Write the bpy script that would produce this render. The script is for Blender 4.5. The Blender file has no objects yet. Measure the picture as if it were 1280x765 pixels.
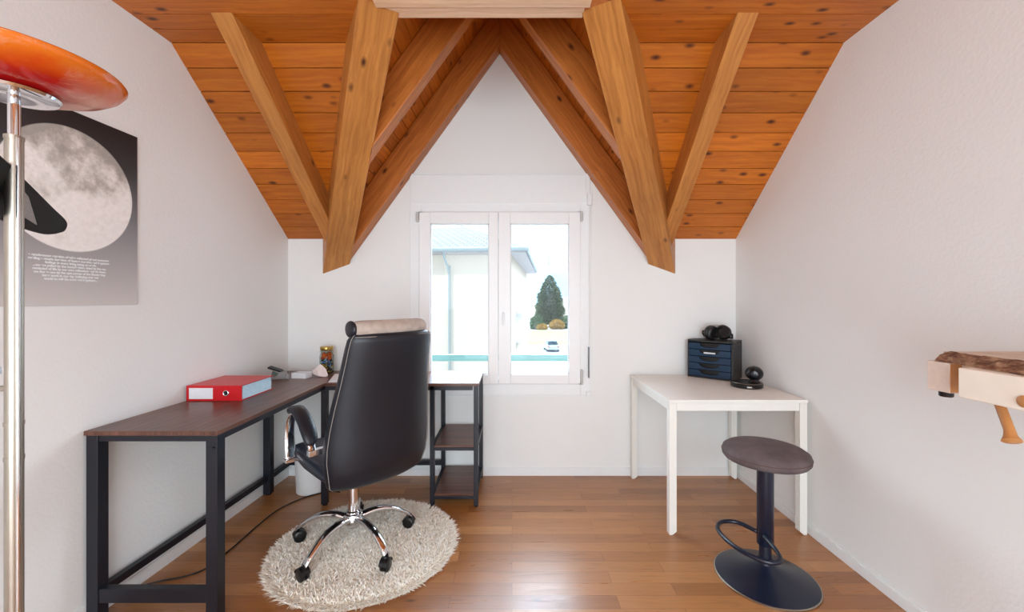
import bpy, bmesh, math, random
from mathutils import Vector, Matrix
random.seed(7)
C = bpy.context.scene.collection
PI = math.pi
R = math.radians
HC = 1.29          # camera height
Vd = Vector

# ---------------------------------------------------------------- helpers
WM = {}
def link(o): C.objects.link(o); return o
def thing(name, label, cat, loc=(0,0,0), rz=0.0, group=None):
    o = bpy.data.objects.new(name, None); link(o)
    o.empty_display_size = .1
    o.location = loc; o.rotation_euler = (0,0,rz)
    o['label'] = label; o['category'] = cat
    if group: o['group'] = group
    WM[o.name] = Matrix.Translation(Vd(loc)) @ Matrix.Rotation(rz, 4, 'Z')
    return o
def structure(name, loc=(0,0,0)):
    o = bpy.data.objects.new(name, None); link(o); o.location = loc; o['kind'] = 'structure'
    WM[o.name] = Matrix.Translation(Vd(loc)); return o
def tag(o, label, cat, group=None):
    o['label'] = label; o['category'] = cat
    if group: o['group'] = group
    return o
def obj(name, bm, mat, parent=None, local=False, smooth=False, bev=0, bseg=2, sub=0, label=None):
    me = bpy.data.meshes.new(name)
    if isinstance(bm, tuple): me.from_pydata(bm[0], [], bm[1])
    else:
        bmesh.ops.recalc_face_normals(bm, faces=bm.faces) if bm.faces else None
        bm.to_mesh(me); bm.free()
    o = bpy.data.objects.new(name, me); link(o)
    me.materials.append(mat)
    if smooth:
        for p in me.polygons: p.use_smooth = True
        if smooth != 'all':
            m = None
            try:
                me.set_sharp_from_angle(angle=R(40))
            except Exception: pass
    if parent is not None:
        o.parent = parent
        if local: WM[o.name] = WM.get(parent.name, Matrix())
        else:
            o.matrix_parent_inverse = WM.get(parent.name, Matrix()).inverted()
            WM[o.name] = Matrix()
        if local and parent.type == 'MESH': pass
    else: WM[o.name] = Matrix()
    if bev:
        b = o.modifiers.new('b', 'BEVEL'); b.width = bev; b.segments = bseg; b.limit_method = 'ANGLE'; b.angle_limit = R(35)
        for p in me.polygons: p.use_smooth = True
        try: me.set_sharp_from_angle(angle=R(50))
        except Exception: pass
        b.harden_normals = True
    if sub:
        s = o.modifiers.new('s', 'SUBSURF'); s.levels = sub; s.render_levels = sub
        for p in me.polygons: p.use_smooth = True
    if label: o['label'] = label
    return o
def struct(name, bm, mat, **k):
    o = obj(name, bm, mat, **k); o['kind'] = 'structure'; return o
def B(): return bmesh.new()
def box(bm, a, b):
    x0,y0,z0 = a; x1,y1,z1 = b
    v = [bm.verts.new(p) for p in ((x0,y0,z0),(x1,y0,z0),(x1,y1,z0),(x0,y1,z0),(x0,y0,z1),(x1,y0,z1),(x1,y1,z1),(x0,y1,z1))]
    for f in ((0,3,2,1),(4,5,6,7),(0,1,5,4),(1,2,6,5),(2,3,7,6),(3,0,4,7)): bm.faces.new([v[i] for i in f])
    return bm
def bx(a, b): return box(B(), a, b)
def prism(bm, pts, off):
    """extrude polygon pts by vector off"""
    off = Vd(off)
    a = [bm.verts.new(Vd(p)) for p in pts]; b = [bm.verts.new(Vd(p)+off) for p in pts]
    n = len(pts)
    bm.faces.new(a); bm.faces.new(b[::-1])
    for i in range(n): bm.faces.new((a[i], b[i], b[(i+1)%n], a[(i+1)%n]))
    return bm
def frame_for(d):
    d = d.normalized()
    u = d.cross(Vd((0,0,1)))
    if u.length < 1e-3: u = d.cross(Vd((1,0,0)))
    u.normalize(); return u, u.cross(d).normalized()
def tube(bm, pts, r, n=12, closed=False, cap=True):
    pts = [Vd(p) for p in pts]; N = len(pts); rings = []
    rs = r if isinstance(r, (list, tuple)) else [r]*N
    prev = None
    for i, p in enumerate(pts):
        if closed: d = pts[(i+1)%N]-pts[i-1]
        else: d = pts[min(i+1,N-1)]-pts[max(i-1,0)]
        d.normalize()
        if prev is None: u, v = frame_for(d)
        else:
            u = prev - d*prev.dot(d); u.normalize(); v = u.cross(d)
        prev = u
        rings.append([bm.verts.new(p + (u*math.cos(2*PI*k/n)+v*math.sin(2*PI*k/n))*rs[i]) for k in range(n)])
    M = N if closed else N-1
    for i in range(M):
        a, b = rings[i], rings[(i+1)%N]
        for k in range(n): bm.faces.new((a[k], a[(k+1)%n], b[(k+1)%n], b[k]))
    if cap and not closed:
        bm.faces.new(rings[0][::-1]); bm.faces.new(rings[-1])
    return bm
def lathe(bm, prof, c=(0,0,0), n=48, sx=1, sy=1):
    rings = []; c = Vd(c)
    for r, z in prof:
        if r < 1e-6: rings.append([bm.verts.new(c+Vd((0,0,z)))])
        else: rings.append([bm.verts.new(c+Vd((r*sx*math.cos(2*PI*k/n), r*sy*math.sin(2*PI*k/n), z))) for k in range(n)])
    for i in range(len(rings)-1):
        a, b = rings[i], rings[i+1]
        for k in range(n):
            k2 = (k+1)%n
            if len(a)==1 and len(b)==1: break
            if len(a)==1: bm.faces.new((a[0], b[k], b[k2]))
            elif len(b)==1: bm.faces.new((a[k], b[0], a[k2]))
            else: bm.faces.new((a[k], b[k], b[k2], a[k2]))
    return bm
def loft(bm, rings, cap=True, closed=True):
    R_ = [[bm.verts.new(Vd(p)) for p in r] for r in rings]
    n = len(R_[0])
    for i in range(len(R_)-1):
        for k in range(n if closed else n-1):
            k2 = (k+1)%n
            bm.faces.new((R_[i][k], R_[i][k2], R_[i+1][k2], R_[i+1][k]))
    if cap: bm.faces.new(R_[0][::-1]); bm.faces.new(R_[-1])
    return bm
def smoothpts(pts, n=6, closed=False):
    P = [Vd(p) for p in pts]; N = len(P); out = []
    rng = range(N if closed else N-1)
    for i in rng:
        if closed: p0,p1,p2,p3 = P[i-1],P[i],P[(i+1)%N],P[(i+2)%N]
        else: p0,p1,p2,p3 = P[max(i-1,0)],P[i],P[i+1],P[min(i+2,N-1)]
        for k in range(n):
            t = k/n
            out.append(.5*((2*p1)+(-p0+p2)*t+(2*p0-5*p1+4*p2-p3)*t*t+(-p0+3*p1-3*p2+p3)*t**3))
    if not closed: out.append(P[-1])
    return out
def uv_along(o, d, seed=0.0, v_axis=None):
    """u runs along the timber, v across it (metres)"""
    d = Vd(d).normalized(); me = o.data
    uvl = me.uv_layers.new(name='UVMap')
    for p in me.polygons:
        n = p.normal; w = n.cross(d)
        if w.length < .3:
            w = frame_for(d)[0]; dd = frame_for(d)[1]
        else: w.normalize(); dd = d
        for li in p.loop_indices:
            co = me.vertices[me.loops[li].vertex_index].co
            uvl.data[li].uv = (co.dot(dd)+seed*3.7, co.dot(w)+seed*1.3+round(n.x*2)*.31+round(n.y*2)*.17)
    return o

# ---------------------------------------------------------------- materials
def srgb(c):
    return tuple([(x/12.92 if x <= .04045 else ((x+.055)/1.055)**2.4) for x in [v/255 for v in c]])+(1,)
def new_mat(name):
    m = bpy.data.materials.new(name); m.use_nodes = True
    nt = m.node_tree; nt.nodes.clear()
    out = nt.nodes.new('ShaderNodeOutputMaterial'); b = nt.nodes.new('ShaderNodeBsdfPrincipled')
    nt.links.new(b.outputs[0], out.inputs[0]); return m, nt, b, out
def N(nt, t, **k):
    n = nt.nodes.new(t)
    for a, v in k.items():
        if hasattr(n, a): setattr(n, a, v)
    return n
def L(nt, a, b): nt.links.new(a, b)
def inp(n, **k):
    for a, v in k.items(): n.inputs[a.replace('_', ' ')].default_value = v
def simple(name, col, rough=.5, metal=0, noise=.06, nscale=30, bump=0, bscale=200, spec=.5, coat=0, bdist=.002):
    m, nt, b, out = new_mat(name)
    tc = N(nt, 'ShaderNodeTexCoord'); nz = N(nt, 'ShaderNodeTexNoise'); inp(nz, Scale=nscale, Detail=4)
    L(nt, tc.outputs['Object'], nz.inputs['Vector'])
    c = srgb(col)
    rp = N(nt, 'ShaderNodeValToRGB')
    rp.color_ramp.elements[0].color = tuple([v*(1-noise) for v in c[:3]])+(1,)
    rp.color_ramp.elements[1].color = tuple([min(1, v*(1+noise)) for v in c[:3]])+(1,)
    rp.color_ramp.elements[0].position = .3; rp.color_ramp.elements[1].position = .7
    L(nt, nz.outputs['Fac'], rp.inputs[0]); L(nt, rp.outputs[0], b.inputs['Base Color'])
    inp(b, Roughness=rough, Metallic=metal); b.inputs['Specular IOR Level'].default_value = spec
    if coat: b.inputs['Coat Weight'].default_value = coat; b.inputs['Coat Roughness'].default_value = .15
    if bump:
        n2 = N(nt, 'ShaderNodeTexNoise'); inp(n2, Scale=bscale, Detail=3); L(nt, tc.outputs['Object'], n2.inputs['Vector'])
        bp = N(nt, 'ShaderNodeBump'); inp(bp, Strength=bump, Distance=bdist); L(nt, n2.outputs['Fac'], bp.inputs['Height'])
        L(nt, bp.outputs[0], b.inputs['Normal'])
    return m
def mix(nt, fac, a, b_, mode='MIX'):
    m = N(nt, 'ShaderNodeMix', data_type='RGBA', blend_type=mode)
    if isinstance(fac, (int, float)): m.inputs[0].default_value = fac
    else: L(nt, fac, m.inputs[0])
    for i, v in ((6, a), (7, b_)):
        if isinstance(v, tuple): m.inputs[i].default_value = v
        else: L(nt, v, m.inputs[i])
    return m.outputs[2]
def ramp(nt, fac, stops):
    r = N(nt, 'ShaderNodeValToRGB'); e = r.color_ramp.elements
    while len(e) > 2: e.remove(e[-1])
    e[0].position = stops[0][0]; e[0].color = stops[0][1]; e[1].position = stops[-1][0]; e[1].color = stops[-1][1]
    for p, c in stops[1:-1]:
        n = e.new(p); n.color = c
    L(nt, fac, r.inputs[0]); return r.outputs[0]
G = lambda v: (v, v, v, 1)
def timber(name, light, dark, knot=(70,28,8), rough=.42, knots=1.0, var=.25, grain=1.0):
    m, nt, b, out = new_mat(name)
    uv = N(nt, 'ShaderNodeUVMap'); geo = N(nt, 'ShaderNodeNewGeometry')
    # push each island to a different part of the pattern
    cmb = N(nt, 'ShaderNodeCombineXYZ'); mu = N(nt, 'ShaderNodeMath', operation='MULTIPLY'); mu.inputs[1].default_value = 37.0
    L(nt, geo.outputs['Random Per Island'], mu.inputs[0]); L(nt, mu.outputs[0], cmb.inputs[0]); L(nt, mu.outputs[0], cmb.inputs[2])
    ad = N(nt, 'ShaderNodeVectorMath', operation='ADD'); L(nt, uv.outputs[0], ad.inputs[0]); L(nt, cmb.outputs[0], ad.inputs[1])
    # warp
    wz = N(nt, 'ShaderNodeTexNoise'); inp(wz, Scale=3.0, Detail=2); L(nt, ad.outputs[0], wz.inputs['Vector'])
    mp = N(nt, 'ShaderNodeMapping'); mp.inputs['Scale'].default_value = (1.2, 34, 1); L(nt, ad.outputs[0], mp.inputs[0])
    ws = N(nt, 'ShaderNodeVectorMath', operation='SCALE'); ws.inputs['Scale'].default_value = 1.6; L(nt, wz.outputs['Color'], ws.inputs[0])
    av = N(nt, 'ShaderNodeVectorMath', operation='ADD'); L(nt, mp.outputs[0], av.inputs[0]); L(nt, ws.outputs[0], av.inputs[1])
    g1 = N(nt, 'ShaderNodeTexNoise'); inp(g1, Scale=1.6, Detail=5, Roughness=.6); L(nt, av.outputs[0], g1.inputs['Vector'])
    col = ramp(nt, g1.outputs['Fac'], [(.5-.17/grain, srgb(dark)), (.5+.15/grain, srgb(light))])
    # broad tone
    b1 = N(nt, 'ShaderNodeTexNoise'); inp(b1, Scale=1.4, Detail=2); L(nt, ad.outputs[0], b1.inputs['Vector'])
    col = mix(nt, .55, col, ramp(nt, b1.outputs['Fac'], [(.3, G(.72)), (.7, G(1.15))]), 'MULTIPLY')
    # island variation
    iv = ramp(nt, geo.outputs['Random Per Island'], [(0, G(1-var)), (1, G(1+var*.5))])
    col = mix(nt, 1.0, col, iv, 'MULTIPLY')
    # knots
    mk = N(nt, 'ShaderNodeMapping'); mk.inputs['Scale'].default_value = (7.5, 15, 1); L(nt, ad.outputs[0], mk.inputs[0])
    vo = N(nt, 'ShaderNodeTexVoronoi', feature='F1'); inp(vo, Scale=1.0, Randomness=1.0); L(nt, mk.outputs[0], vo.inputs['Vector'])
    sp = N(nt, 'ShaderNodeSeparateColor'); L(nt, vo.outputs['Color'], sp.inputs[0])
    gt = N(nt, 'ShaderNodeMath', operation='GREATER_THAN'); gt.inputs[1].default_value = 1-.55*knots; L(nt, sp.outputs[0], gt.inputs[0])
    kn = ramp(nt, vo.outputs['Distance'], [(.08, G(1)), (.15, G(.6)), (.26, G(0))])
    mm = N(nt, 'ShaderNodeMath', operation='MULTIPLY'); L(nt, kn, mm.inputs[0]); L(nt, gt.outputs[0], mm.inputs[1])
    col = mix(nt, mm.outputs[0], col, srgb(knot))
    L(nt, col, b.inputs['Base Color']); inp(b, Roughness=rough)
    bp = N(nt, 'ShaderNodeBump'); inp(bp, Strength=.15, Distance=.002); L(nt, g1.outputs['Fac'], bp.inputs['Height']); L(nt, bp.outputs[0], b.inputs['Normal'])
    return m
def plaster(name, col):
    m, nt, b, out = new_mat(name)
    tc = N(nt, 'ShaderNodeTexCoord'); n = N(nt, 'ShaderNodeTexNoise'); inp(n, Scale=140, Detail=3, Roughness=.6); L(nt, tc.outputs['Object'], n.inputs['Vector'])
    v = N(nt, 'ShaderNodeTexVoronoi'); inp(v, Scale=70); L(nt, tc.outputs['Object'], v.inputs['Vector'])
    mm = N(nt, 'ShaderNodeMath', operation='ADD'); L(nt, n.outputs['Fac'], mm.inputs[0]); L(nt, v.outputs['Distance'], mm.inputs[1])
    bp = N(nt, 'ShaderNodeBump'); inp(bp, Strength=.22, Distance=.002); L(nt, mm.outputs[0], bp.inputs['Height']); L(nt, bp.outputs[0], b.inputs['Normal'])
    n2 = N(nt, 'ShaderNodeTexNoise'); inp(n2, Scale=1.2, Detail=2); L(nt, tc.outputs['Object'], n2.inputs['Vector'])
    c = srgb(col)
    L(nt, ramp(nt, n2.outputs['Fac'], [(.3, tuple(x*.98 for x in c[:3])+(1,)), (.7, c)]), b.inputs['Base Color'])
    inp(b, Roughness=.9); b.inputs['Specular IOR Level'].default_value = .2
    return m
def oak_floor():
    m, nt, b, out = new_mat('oak_parquet')
    tc = N(nt, 'ShaderNodeTexCoord')
    br = N(nt, 'ShaderNodeTexBrick'); br.offset = .37; br.offset_frequency = 2; br.squash = 1
    inp(br, Scale=1.0, Color1=G(0), Color2=G(1), Mortar=G(.5)); br.inputs['Mortar Size'].default_value = .0006
    br.inputs['Brick Width'].default_value = .72; br.inputs['Row Height'].default_value = .078; br.inputs['Bias'].default_value = 0
    L(nt, tc.outputs['Object'], br.inputs['Vector'])
    bw = N(nt, 'ShaderNodeSeparateColor'); L(nt, br.outputs['Color'], bw.inputs[0])
    sc = N(nt, 'ShaderNodeMath', operation='MULTIPLY'); sc.inputs[1].default_value = 9; L(nt, bw.outputs[0], sc.inputs[0])
    cx = N(nt, 'ShaderNodeCombineXYZ'); L(nt, sc.outputs[0], cx.inputs[2]); L(nt, sc.outputs[0], cx.inputs[0])
    mp = N(nt, 'ShaderNodeMapping'); mp.inputs['Scale'].default_value = (2.2, 26, 1); L(nt, tc.outputs['Object'], mp.inputs[0])
    ad = N(nt, 'ShaderNodeVectorMath', operation='ADD'); L(nt, mp.outputs[0], ad.inputs[0]); L(nt, cx.outputs[0], ad.inputs[1])
    g = N(nt, 'ShaderNodeTexNoise'); inp(g, Scale=1.5, Detail=7, Roughness=.66, Distortion=1.3); L(nt, ad.outputs[0], g.inputs['Vector'])
    base = ramp(nt, bw.outputs[0], [(0, srgb((150,96,50))), (.35, srgb((166,109,58))), (.7, srgb((176,119,66))), (1, srgb((192,136,82)))])
    col = mix(nt, .75, base, ramp(nt, g.outputs['Fac'], [(.30, G(.62)), (.44, G(.92)), (.55, G(1.0)), (.7, G(1.08))]), 'MULTIPLY')
    # sparse knots and cracks
    mk = N(nt, 'ShaderNodeMapping'); mk.inputs['Scale'].default_value = (2.4, 6.5, 1); L(nt, tc.outputs['Object'], mk.inputs[0])
    vo = N(nt, 'ShaderNodeTexVoronoi'); inp(vo, Scale=1.3); L(nt, mk.outputs[0], vo.inputs['Vector'])
    sp = N(nt, 'ShaderNodeSeparateColor'); L(nt, vo.outputs['Color'], sp.inputs[0])
    gt = N(nt, 'ShaderNodeMath', operation='GREATER_THAN'); gt.inputs[1].default_value = .72; L(nt, sp.outputs[1], gt.inputs[0])
    kn = ramp(nt, vo.outputs['Distance'], [(.02, G(.9)), (.07, G(.35)), (.12, G(0))])
    mm = N(nt, 'ShaderNodeMath', operation='MULTIPLY'); L(nt, kn, mm.inputs[0]); L(nt, gt.outputs[0], mm.inputs[1])
    col = mix(nt, mm.outputs[0], col, srgb((74,42,22)))
    col = mix(nt, br.outputs['Fac'], col, srgb((84,50,26)))
    L(nt, col, b.inputs['Base Color'])
    inp(b, Roughness=.38); b.inputs['Specular IOR Level'].default_value = .8
    L(nt, ramp(nt, g.outputs['Fac'], [(.3, G(.36)), (.7, G(.26))]), b.inputs['Roughness'])
    bp = N(nt, 'ShaderNodeBump'); inp(bp, Strength=.12, Distance=.002); L(nt, g.outputs['Fac'], bp.inputs['Height']); L(nt, bp.outputs[0], b.inputs['Normal'])
    return m
def glass_mat(name, tint=(255,255,255), gl=.008):
    m = bpy.data.materials.new(name); m.use_nodes = True; nt = m.node_tree; nt.nodes.clear()
    out = nt.nodes.new('ShaderNodeOutputMaterial'); tr = N(nt, 'ShaderNodeBsdfTransparent'); tr.inputs[0].default_value = srgb(tint)
    gs = N(nt, 'ShaderNodeBsdfGlossy'); gs.inputs['Roughness'].default_value = .02
    fr = N(nt, 'ShaderNodeLayerWeight'); fr.inputs[0].default_value = .5
    pw = N(nt, 'ShaderNodeMath', operation='POWER'); pw.inputs[1].default_value = 4; L(nt, fr.outputs['Facing'], pw.inputs[0])
    pa_ = N(nt, 'ShaderNodeMath', operation='MULTIPLY_ADD'); pa_.inputs[1].default_value = .6; pa_.inputs[2].default_value = gl; L(nt, pw.outputs[0], pa_.inputs[0])
    mx = N(nt, 'ShaderNodeMixShader'); L(nt, pa_.outputs[0], mx.inputs[0]); L(nt, tr.outputs[0], mx.inputs[1]); L(nt, gs.outputs[0], mx.inputs[2])
    L(nt, mx.outputs[0], out.inputs[0]); return m

M = {}
M['wall'] = plaster('white_roughcast', (237,239,238))
M['white'] = simple('white_paint', (237,240,241), .45, noise=.01)
M['upvc'] = simple('white_window_frame', (239,241,242), .3, noise=.01)
M['board'] = timber('stained_ceiling_boards', (206,120,30), (172,86,14), knot=(84,34,8), rough=.42, knots=1.15, var=.2, grain=.75)
M['beam'] = timber('stained_pine_beam', (204,138,68), (164,100,42), knot=(70,30,14), rough=.45, knots=.35, var=.1, grain=.8)
M['redbeam'] = timber('dormer_pine_beam', (204,124,54), (164,90,32), knot=(74,30,10), rough=.4, knots=.45, var=.1, grain=.8)
M['pale'] = timber('pale_planed_pine', (240,204,170), (222,178,138), knot=(150,90,40), rough=.5, knots=.4, var=.06)
M['floor'] = oak_floor()
M['walnut'] = timber('walnut_desk_board', (118,78,62), (74,44,34), knot=(50,28,20), rough=.33, knots=.3, var=.08)
M['black_metal'] = simple('black_powder_coat', (17,20,31), .42, noise=.05, spec=.5)
M['table_white'] = simple('white_laminate', (240,240,234), .38, noise=.01)
M['table_leg'] = simple('white_lacquered_steel', (238,238,232), .4, noise=.01)
M['leather'] = simple('black_leather', (14,20,31), .40, noise=.12, nscale=12, bump=.25, bscale=420, spec=.55)
M['seatleather'] = simple('black_seat_leather', (26,34,48), .34, noise=.1, nscale=12, bump=.2, bscale=420, spec=.7)
M['pillow'] = simple('grey_beige_velvet', (184,170,160), .95, noise=.16, nscale=22, bump=.3, bscale=300)
M['piping'] = simple('pale_stitching', (150,146,140), .8)
M['chrome'] = simple('chrome', (225,225,228), .08, metal=1, noise=.01)
M['steel'] = simple('brushed_steel', (176,168,156), .34, metal=1, noise=.04)
M['plastic'] = simple('black_plastic', (14,14,17), .3, noise=.05)
M['wool'] = simple('cream_wool_pile', (232,222,204), .95, noise=.1, nscale=9)
M['wool2'] = simple('rug_backing', (226,216,200), .95)
M['stoolmetal'] = simple('dark_blue_black_enamel', (14,25,46), .32, noise=.1, nscale=6, spec=.6)
M['suede'] = simple('brown_suede', (96,84,86), .85, noise=.22, nscale=14, bump=.2, bscale=250)
M['drawer'] = simple('dark_blue_plastic', (12,48,76), .4, noise=.04)
M['drawerbody'] = simple('charcoal_plastic', (34,36,38), .45, noise=.04)
M['black'] = simple('matt_black', (9,9,12), .45, noise=.05)
M['red'] = simple('red_binder_cover', (206,24,34), .35, noise=.04)
M['paper'] = simple('white_paper', (236,240,244), .7, noise=.02)
M['bluepaper'] = simple('pale_blue_paper_edges', (206,234,246), .8, noise=.08, nscale=90)
M['quartz'] = simple('rose_quartz', (242,228,224), .3, noise=.12, nscale=18, bump=.5, bscale=40, bdist=.006)
M['gold'] = simple('golden_lid', (196,164,92), .3, metal=1)
M['jarglass'] = glass_mat('jar_glass', (235,240,238))
M['pane'] = glass_mat('window_glass')
M['bin'] = simple('white_bin_plastic', (228,228,228), .45, noise=.02)
M['maple'] = simple('pale_maple', (246,238,224), .45, noise=.05, nscale=8)
M['maple2'] = simple('pinkish_end_grain', (228,212,198), .5, noise=.06, nscale=40)
M['beech'] = simple('orange_beech', (190,132,78), .4, noise=.1, nscale=20)
M['greyplastic'] = simple('grey_plastic', (158,162,164), .4, noise=.04)
M['railing'] = simple('green_painted_rail', (84,116,108), .4, noise=.06)
M['facade'] = simple('cream_render', (232,224,208), .9, noise=.03, nscale=.6)
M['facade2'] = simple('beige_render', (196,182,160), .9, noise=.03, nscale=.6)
M['gutter'] = simple('zinc_gutter', (176,190,190), .5)
M['asphalt'] = simple('asphalt', (116,118,128), .9, noise=.1, nscale=.5)
M['grass'] = simple('grass', (120,134,52), .95, noise=.3, nscale=.3)
M['hillm'] = simple('hazy_hill', (104,134,156), 1, noise=.08, nscale=.01)  # distance haze put into the hill's base colour
M['needle'] = simple('conifer_needles', (84,100,72), .9, noise=.3, nscale=1.2)
M['autumn'] = simple('autumn_leaves', (190,156,84), .9, noise=.3, nscale=2)
M['bushleaf'] = simple('hedge_leaves', (92,120,84), .9, noise=.3, nscale=2)
M['carpaint'] = simple('pale_car_paint', (206,224,232), .3)
M['darkglass'] = simple('car_window', (50,64,76), .15)

def roof_tiles():
    m, nt, b, out = new_mat('grey_roof_tiles')
    tc = N(nt, 'ShaderNodeTexCoord')
    br = N(nt, 'ShaderNodeTexBrick'); br.offset = .5
    inp(br, Scale=1.0, Color1=srgb((104,99,98)), Color2=srgb((88,84,84)), Mortar=srgb((40,38,42)))
    br.inputs['Brick Width'].default_value = .3; br.inputs['Row Height'].default_value = .27; br.inputs['Mortar Size'].default_value = .035
    uv = N(nt, 'ShaderNodeUVMap'); L(nt, uv.outputs[0], br.inputs['Vector'])
    L(nt, br.outputs['Color'], b.inputs['Base Color']); inp(b, Roughness=.8); return m
M['tiles'] = roof_tiles()
def shade_glass():
    m, nt, b, out = new_mat('marbled_orange_glass')
    tc = N(nt, 'ShaderNodeTexCoord'); sep = N(nt, 'ShaderNodeSeparateXYZ'); L(nt, tc.outputs['Object'], sep.inputs[0])
    # radius from the shade's own axis (object origin)
    vl = N(nt, 'ShaderNodeVectorMath', operation='LENGTH'); cx = N(nt, 'ShaderNodeCombineXYZ'); L(nt, sep.outputs[0], cx.inputs[0]); L(nt, sep.outputs[1], cx.inputs[1]); L(nt, cx.outputs[0], vl.inputs[0])
    nz = N(nt, 'ShaderNodeTexNoise'); inp(nz, Scale=7, Detail=6, Distortion=1.6); L(nt, tc.outputs['Object'], nz.inputs['Vector'])
    m1 = N(nt, 'ShaderNodeMath', operation='MULTIPLY_ADD'); m1.inputs[1].default_value = .07; L(nt, nz.outputs['Fac'], m1.inputs[0]); L(nt, vl.outputs['Value'], m1.inputs[2])
    col = ramp(nt, m1.outputs[0], [(.10, srgb((178,22,26))), (.155, srgb((206,38,24))), (.19, srgb((228,92,26))), (.215, srgb((236,128,36)))])
    n2 = N(nt, 'ShaderNodeTexNoise'); inp(n2, Scale=10, Detail=8, Roughness=.7, Distortion=2.5); L(nt, tc.outputs['Object'], n2.inputs['Vector'])
    col = mix(nt, ramp(nt, n2.outputs['Fac'], [(.55, G(0)), (.68, G(.35))]), col, srgb((245,190,160)))
    dt = N(nt,'ShaderNodeVectorMath', operation='DOT_PRODUCT'); dt.inputs[1].default_value = (1.2,3.2,0); L(nt, tc.outputs['Object'], dt.inputs[0])  # paler towards the window side: daylight through the bowl painted into the colour
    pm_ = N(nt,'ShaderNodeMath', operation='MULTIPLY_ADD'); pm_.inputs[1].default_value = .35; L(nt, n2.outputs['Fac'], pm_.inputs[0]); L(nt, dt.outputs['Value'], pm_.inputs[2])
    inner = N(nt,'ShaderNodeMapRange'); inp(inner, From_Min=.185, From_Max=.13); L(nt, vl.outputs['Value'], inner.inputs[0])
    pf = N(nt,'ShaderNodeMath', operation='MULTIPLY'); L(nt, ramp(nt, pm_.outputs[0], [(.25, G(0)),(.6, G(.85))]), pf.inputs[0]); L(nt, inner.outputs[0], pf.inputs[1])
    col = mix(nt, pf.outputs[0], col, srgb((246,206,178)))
    L(nt, col, b.inputs['Base Color']); inp(b, Roughness=.12); b.inputs['Coat Weight'].default_value = .3
    b.inputs['Subsurface Weight'].default_value = 0
    tl = N(nt, 'ShaderNodeBsdfTranslucent'); L(nt, col, tl.inputs[0])
    mx = N(nt, 'ShaderNodeMixShader'); mx.inputs[0].default_value = .3
    L(nt, b.outputs[0], mx.inputs[1]); L(nt, tl.outputs[0], mx.inputs[2]); L(nt, mx.outputs[0], out.inputs[0])
    return m
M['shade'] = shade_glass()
def bark_mat():
    m, nt, b, out = new_mat('rough_bark')
    tc = N(nt, 'ShaderNodeTexCoord'); mp = N(nt, 'ShaderNodeMapping'); mp.inputs['Scale'].default_value = (1, .45, 1.3); L(nt, tc.outputs['Object'], mp.inputs[0])
    v = N(nt, 'ShaderNodeTexNoise'); inp(v, Scale=60, Detail=6, Roughness=.7); L(nt, mp.outputs[0], v.inputs['Vector'])
    L(nt, ramp(nt, v.outputs['Fac'], [(.32, srgb((58,36,26))), (.47, srgb((128,88,66))), (.6, srgb((170,140,110))), (.75, srgb((110,100,70)))]), b.inputs['Base Color'])
    inp(b, Roughness=.9); bp = N(nt, 'ShaderNodeBump'); inp(bp, Strength=.8, Distance=.006); L(nt, v.outputs['Fac'], bp.inputs['Height']); L(nt, bp.outputs[0], b.inputs['Normal'])
    return m
M['bark'] = bark_mat()
# ---------------------------------------------------------------- room
YB = 3.02
XR = 1.64
def XL(y): return -1.64 - .045*(YB-y)
xc = -.09
ZE = 1.73; MS = .84            # eave height and main roof slope (rise per metre towards the room)
TK = .985; ZF = ZE+MS*TK       # kink and flat ceiling height
YR = -1.7                      # rear wall
def XW(px): return (px-640)/170.5
def ZW(py): return HC-(py-374)/170.5

o = struct('floor', bx((-2.1,YR-.15,-.1),(2.0,YB+.2,0)), M['floor'])
# left and right walls follow the ceiling profile
def side_poly(xf):
    P = [(YB,0),(YB,ZE+.06),(YB-TK,ZF+.06),(YR,ZF+.06),(YR,0)]
    return [(xf(y),y,z) for y,z in P]
struct('wall_left', prism(B(), side_poly(XL), (-.2,0,0)), M['wall'])
struct('wall_right', prism(B(), side_poly(lambda y: XR), (.2,0,0)), M['wall'])
wx0, wx1, wz0, wz1 = XW(527), XW(725), ZW(478), ZW(268)
bm = B()
box(bm, (-1.95,YB,-.1), (wx0,YB+.22,3.7)); box(bm, (wx1,YB,-.1), (1.9,YB+.22,3.7))
box(bm, (wx0,YB,-.1), (wx1,YB+.22,wz0)); box(bm, (wx0,YB,wz1), (wx1,YB+.22,3.7))
struct('wall_back', bm, M['wall'])
# rear wall behind the viewpoint; wide glazed opening added to let in fill light
bm = B()
box(bm, (-2.1,YR-.2,-.1), (-1.35,YR,ZF+.1)); box(bm, (1.25,YR-.2,-.1), (1.9,YR,ZF+.1)); box(bm, (-1.35,YR-.2,2.25), (1.25,YR,ZF+.1))
struct('wall_rear', bm, M['wall'])
dr = structure('added_door_1', (0,YR,0))
bm = B()
for x in (-1.35,-.08,1.19): box(bm, (x,YR-.12,0), (x+.06,YR-.05,2.25))
box(bm, (-1.35,YR-.12,2.19), (1.25,YR-.05,2.25)); box(bm, (-1.35,YR-.12,0), (1.25,YR-.05,.06))
obj('added_door_frame', bm, M['upvc'], dr, bev=.004)
obj('glass_pane', bx((-1.29,YR-.09,.06),(1.19,YR-.084,2.19)), M['pane'], dr)

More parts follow.
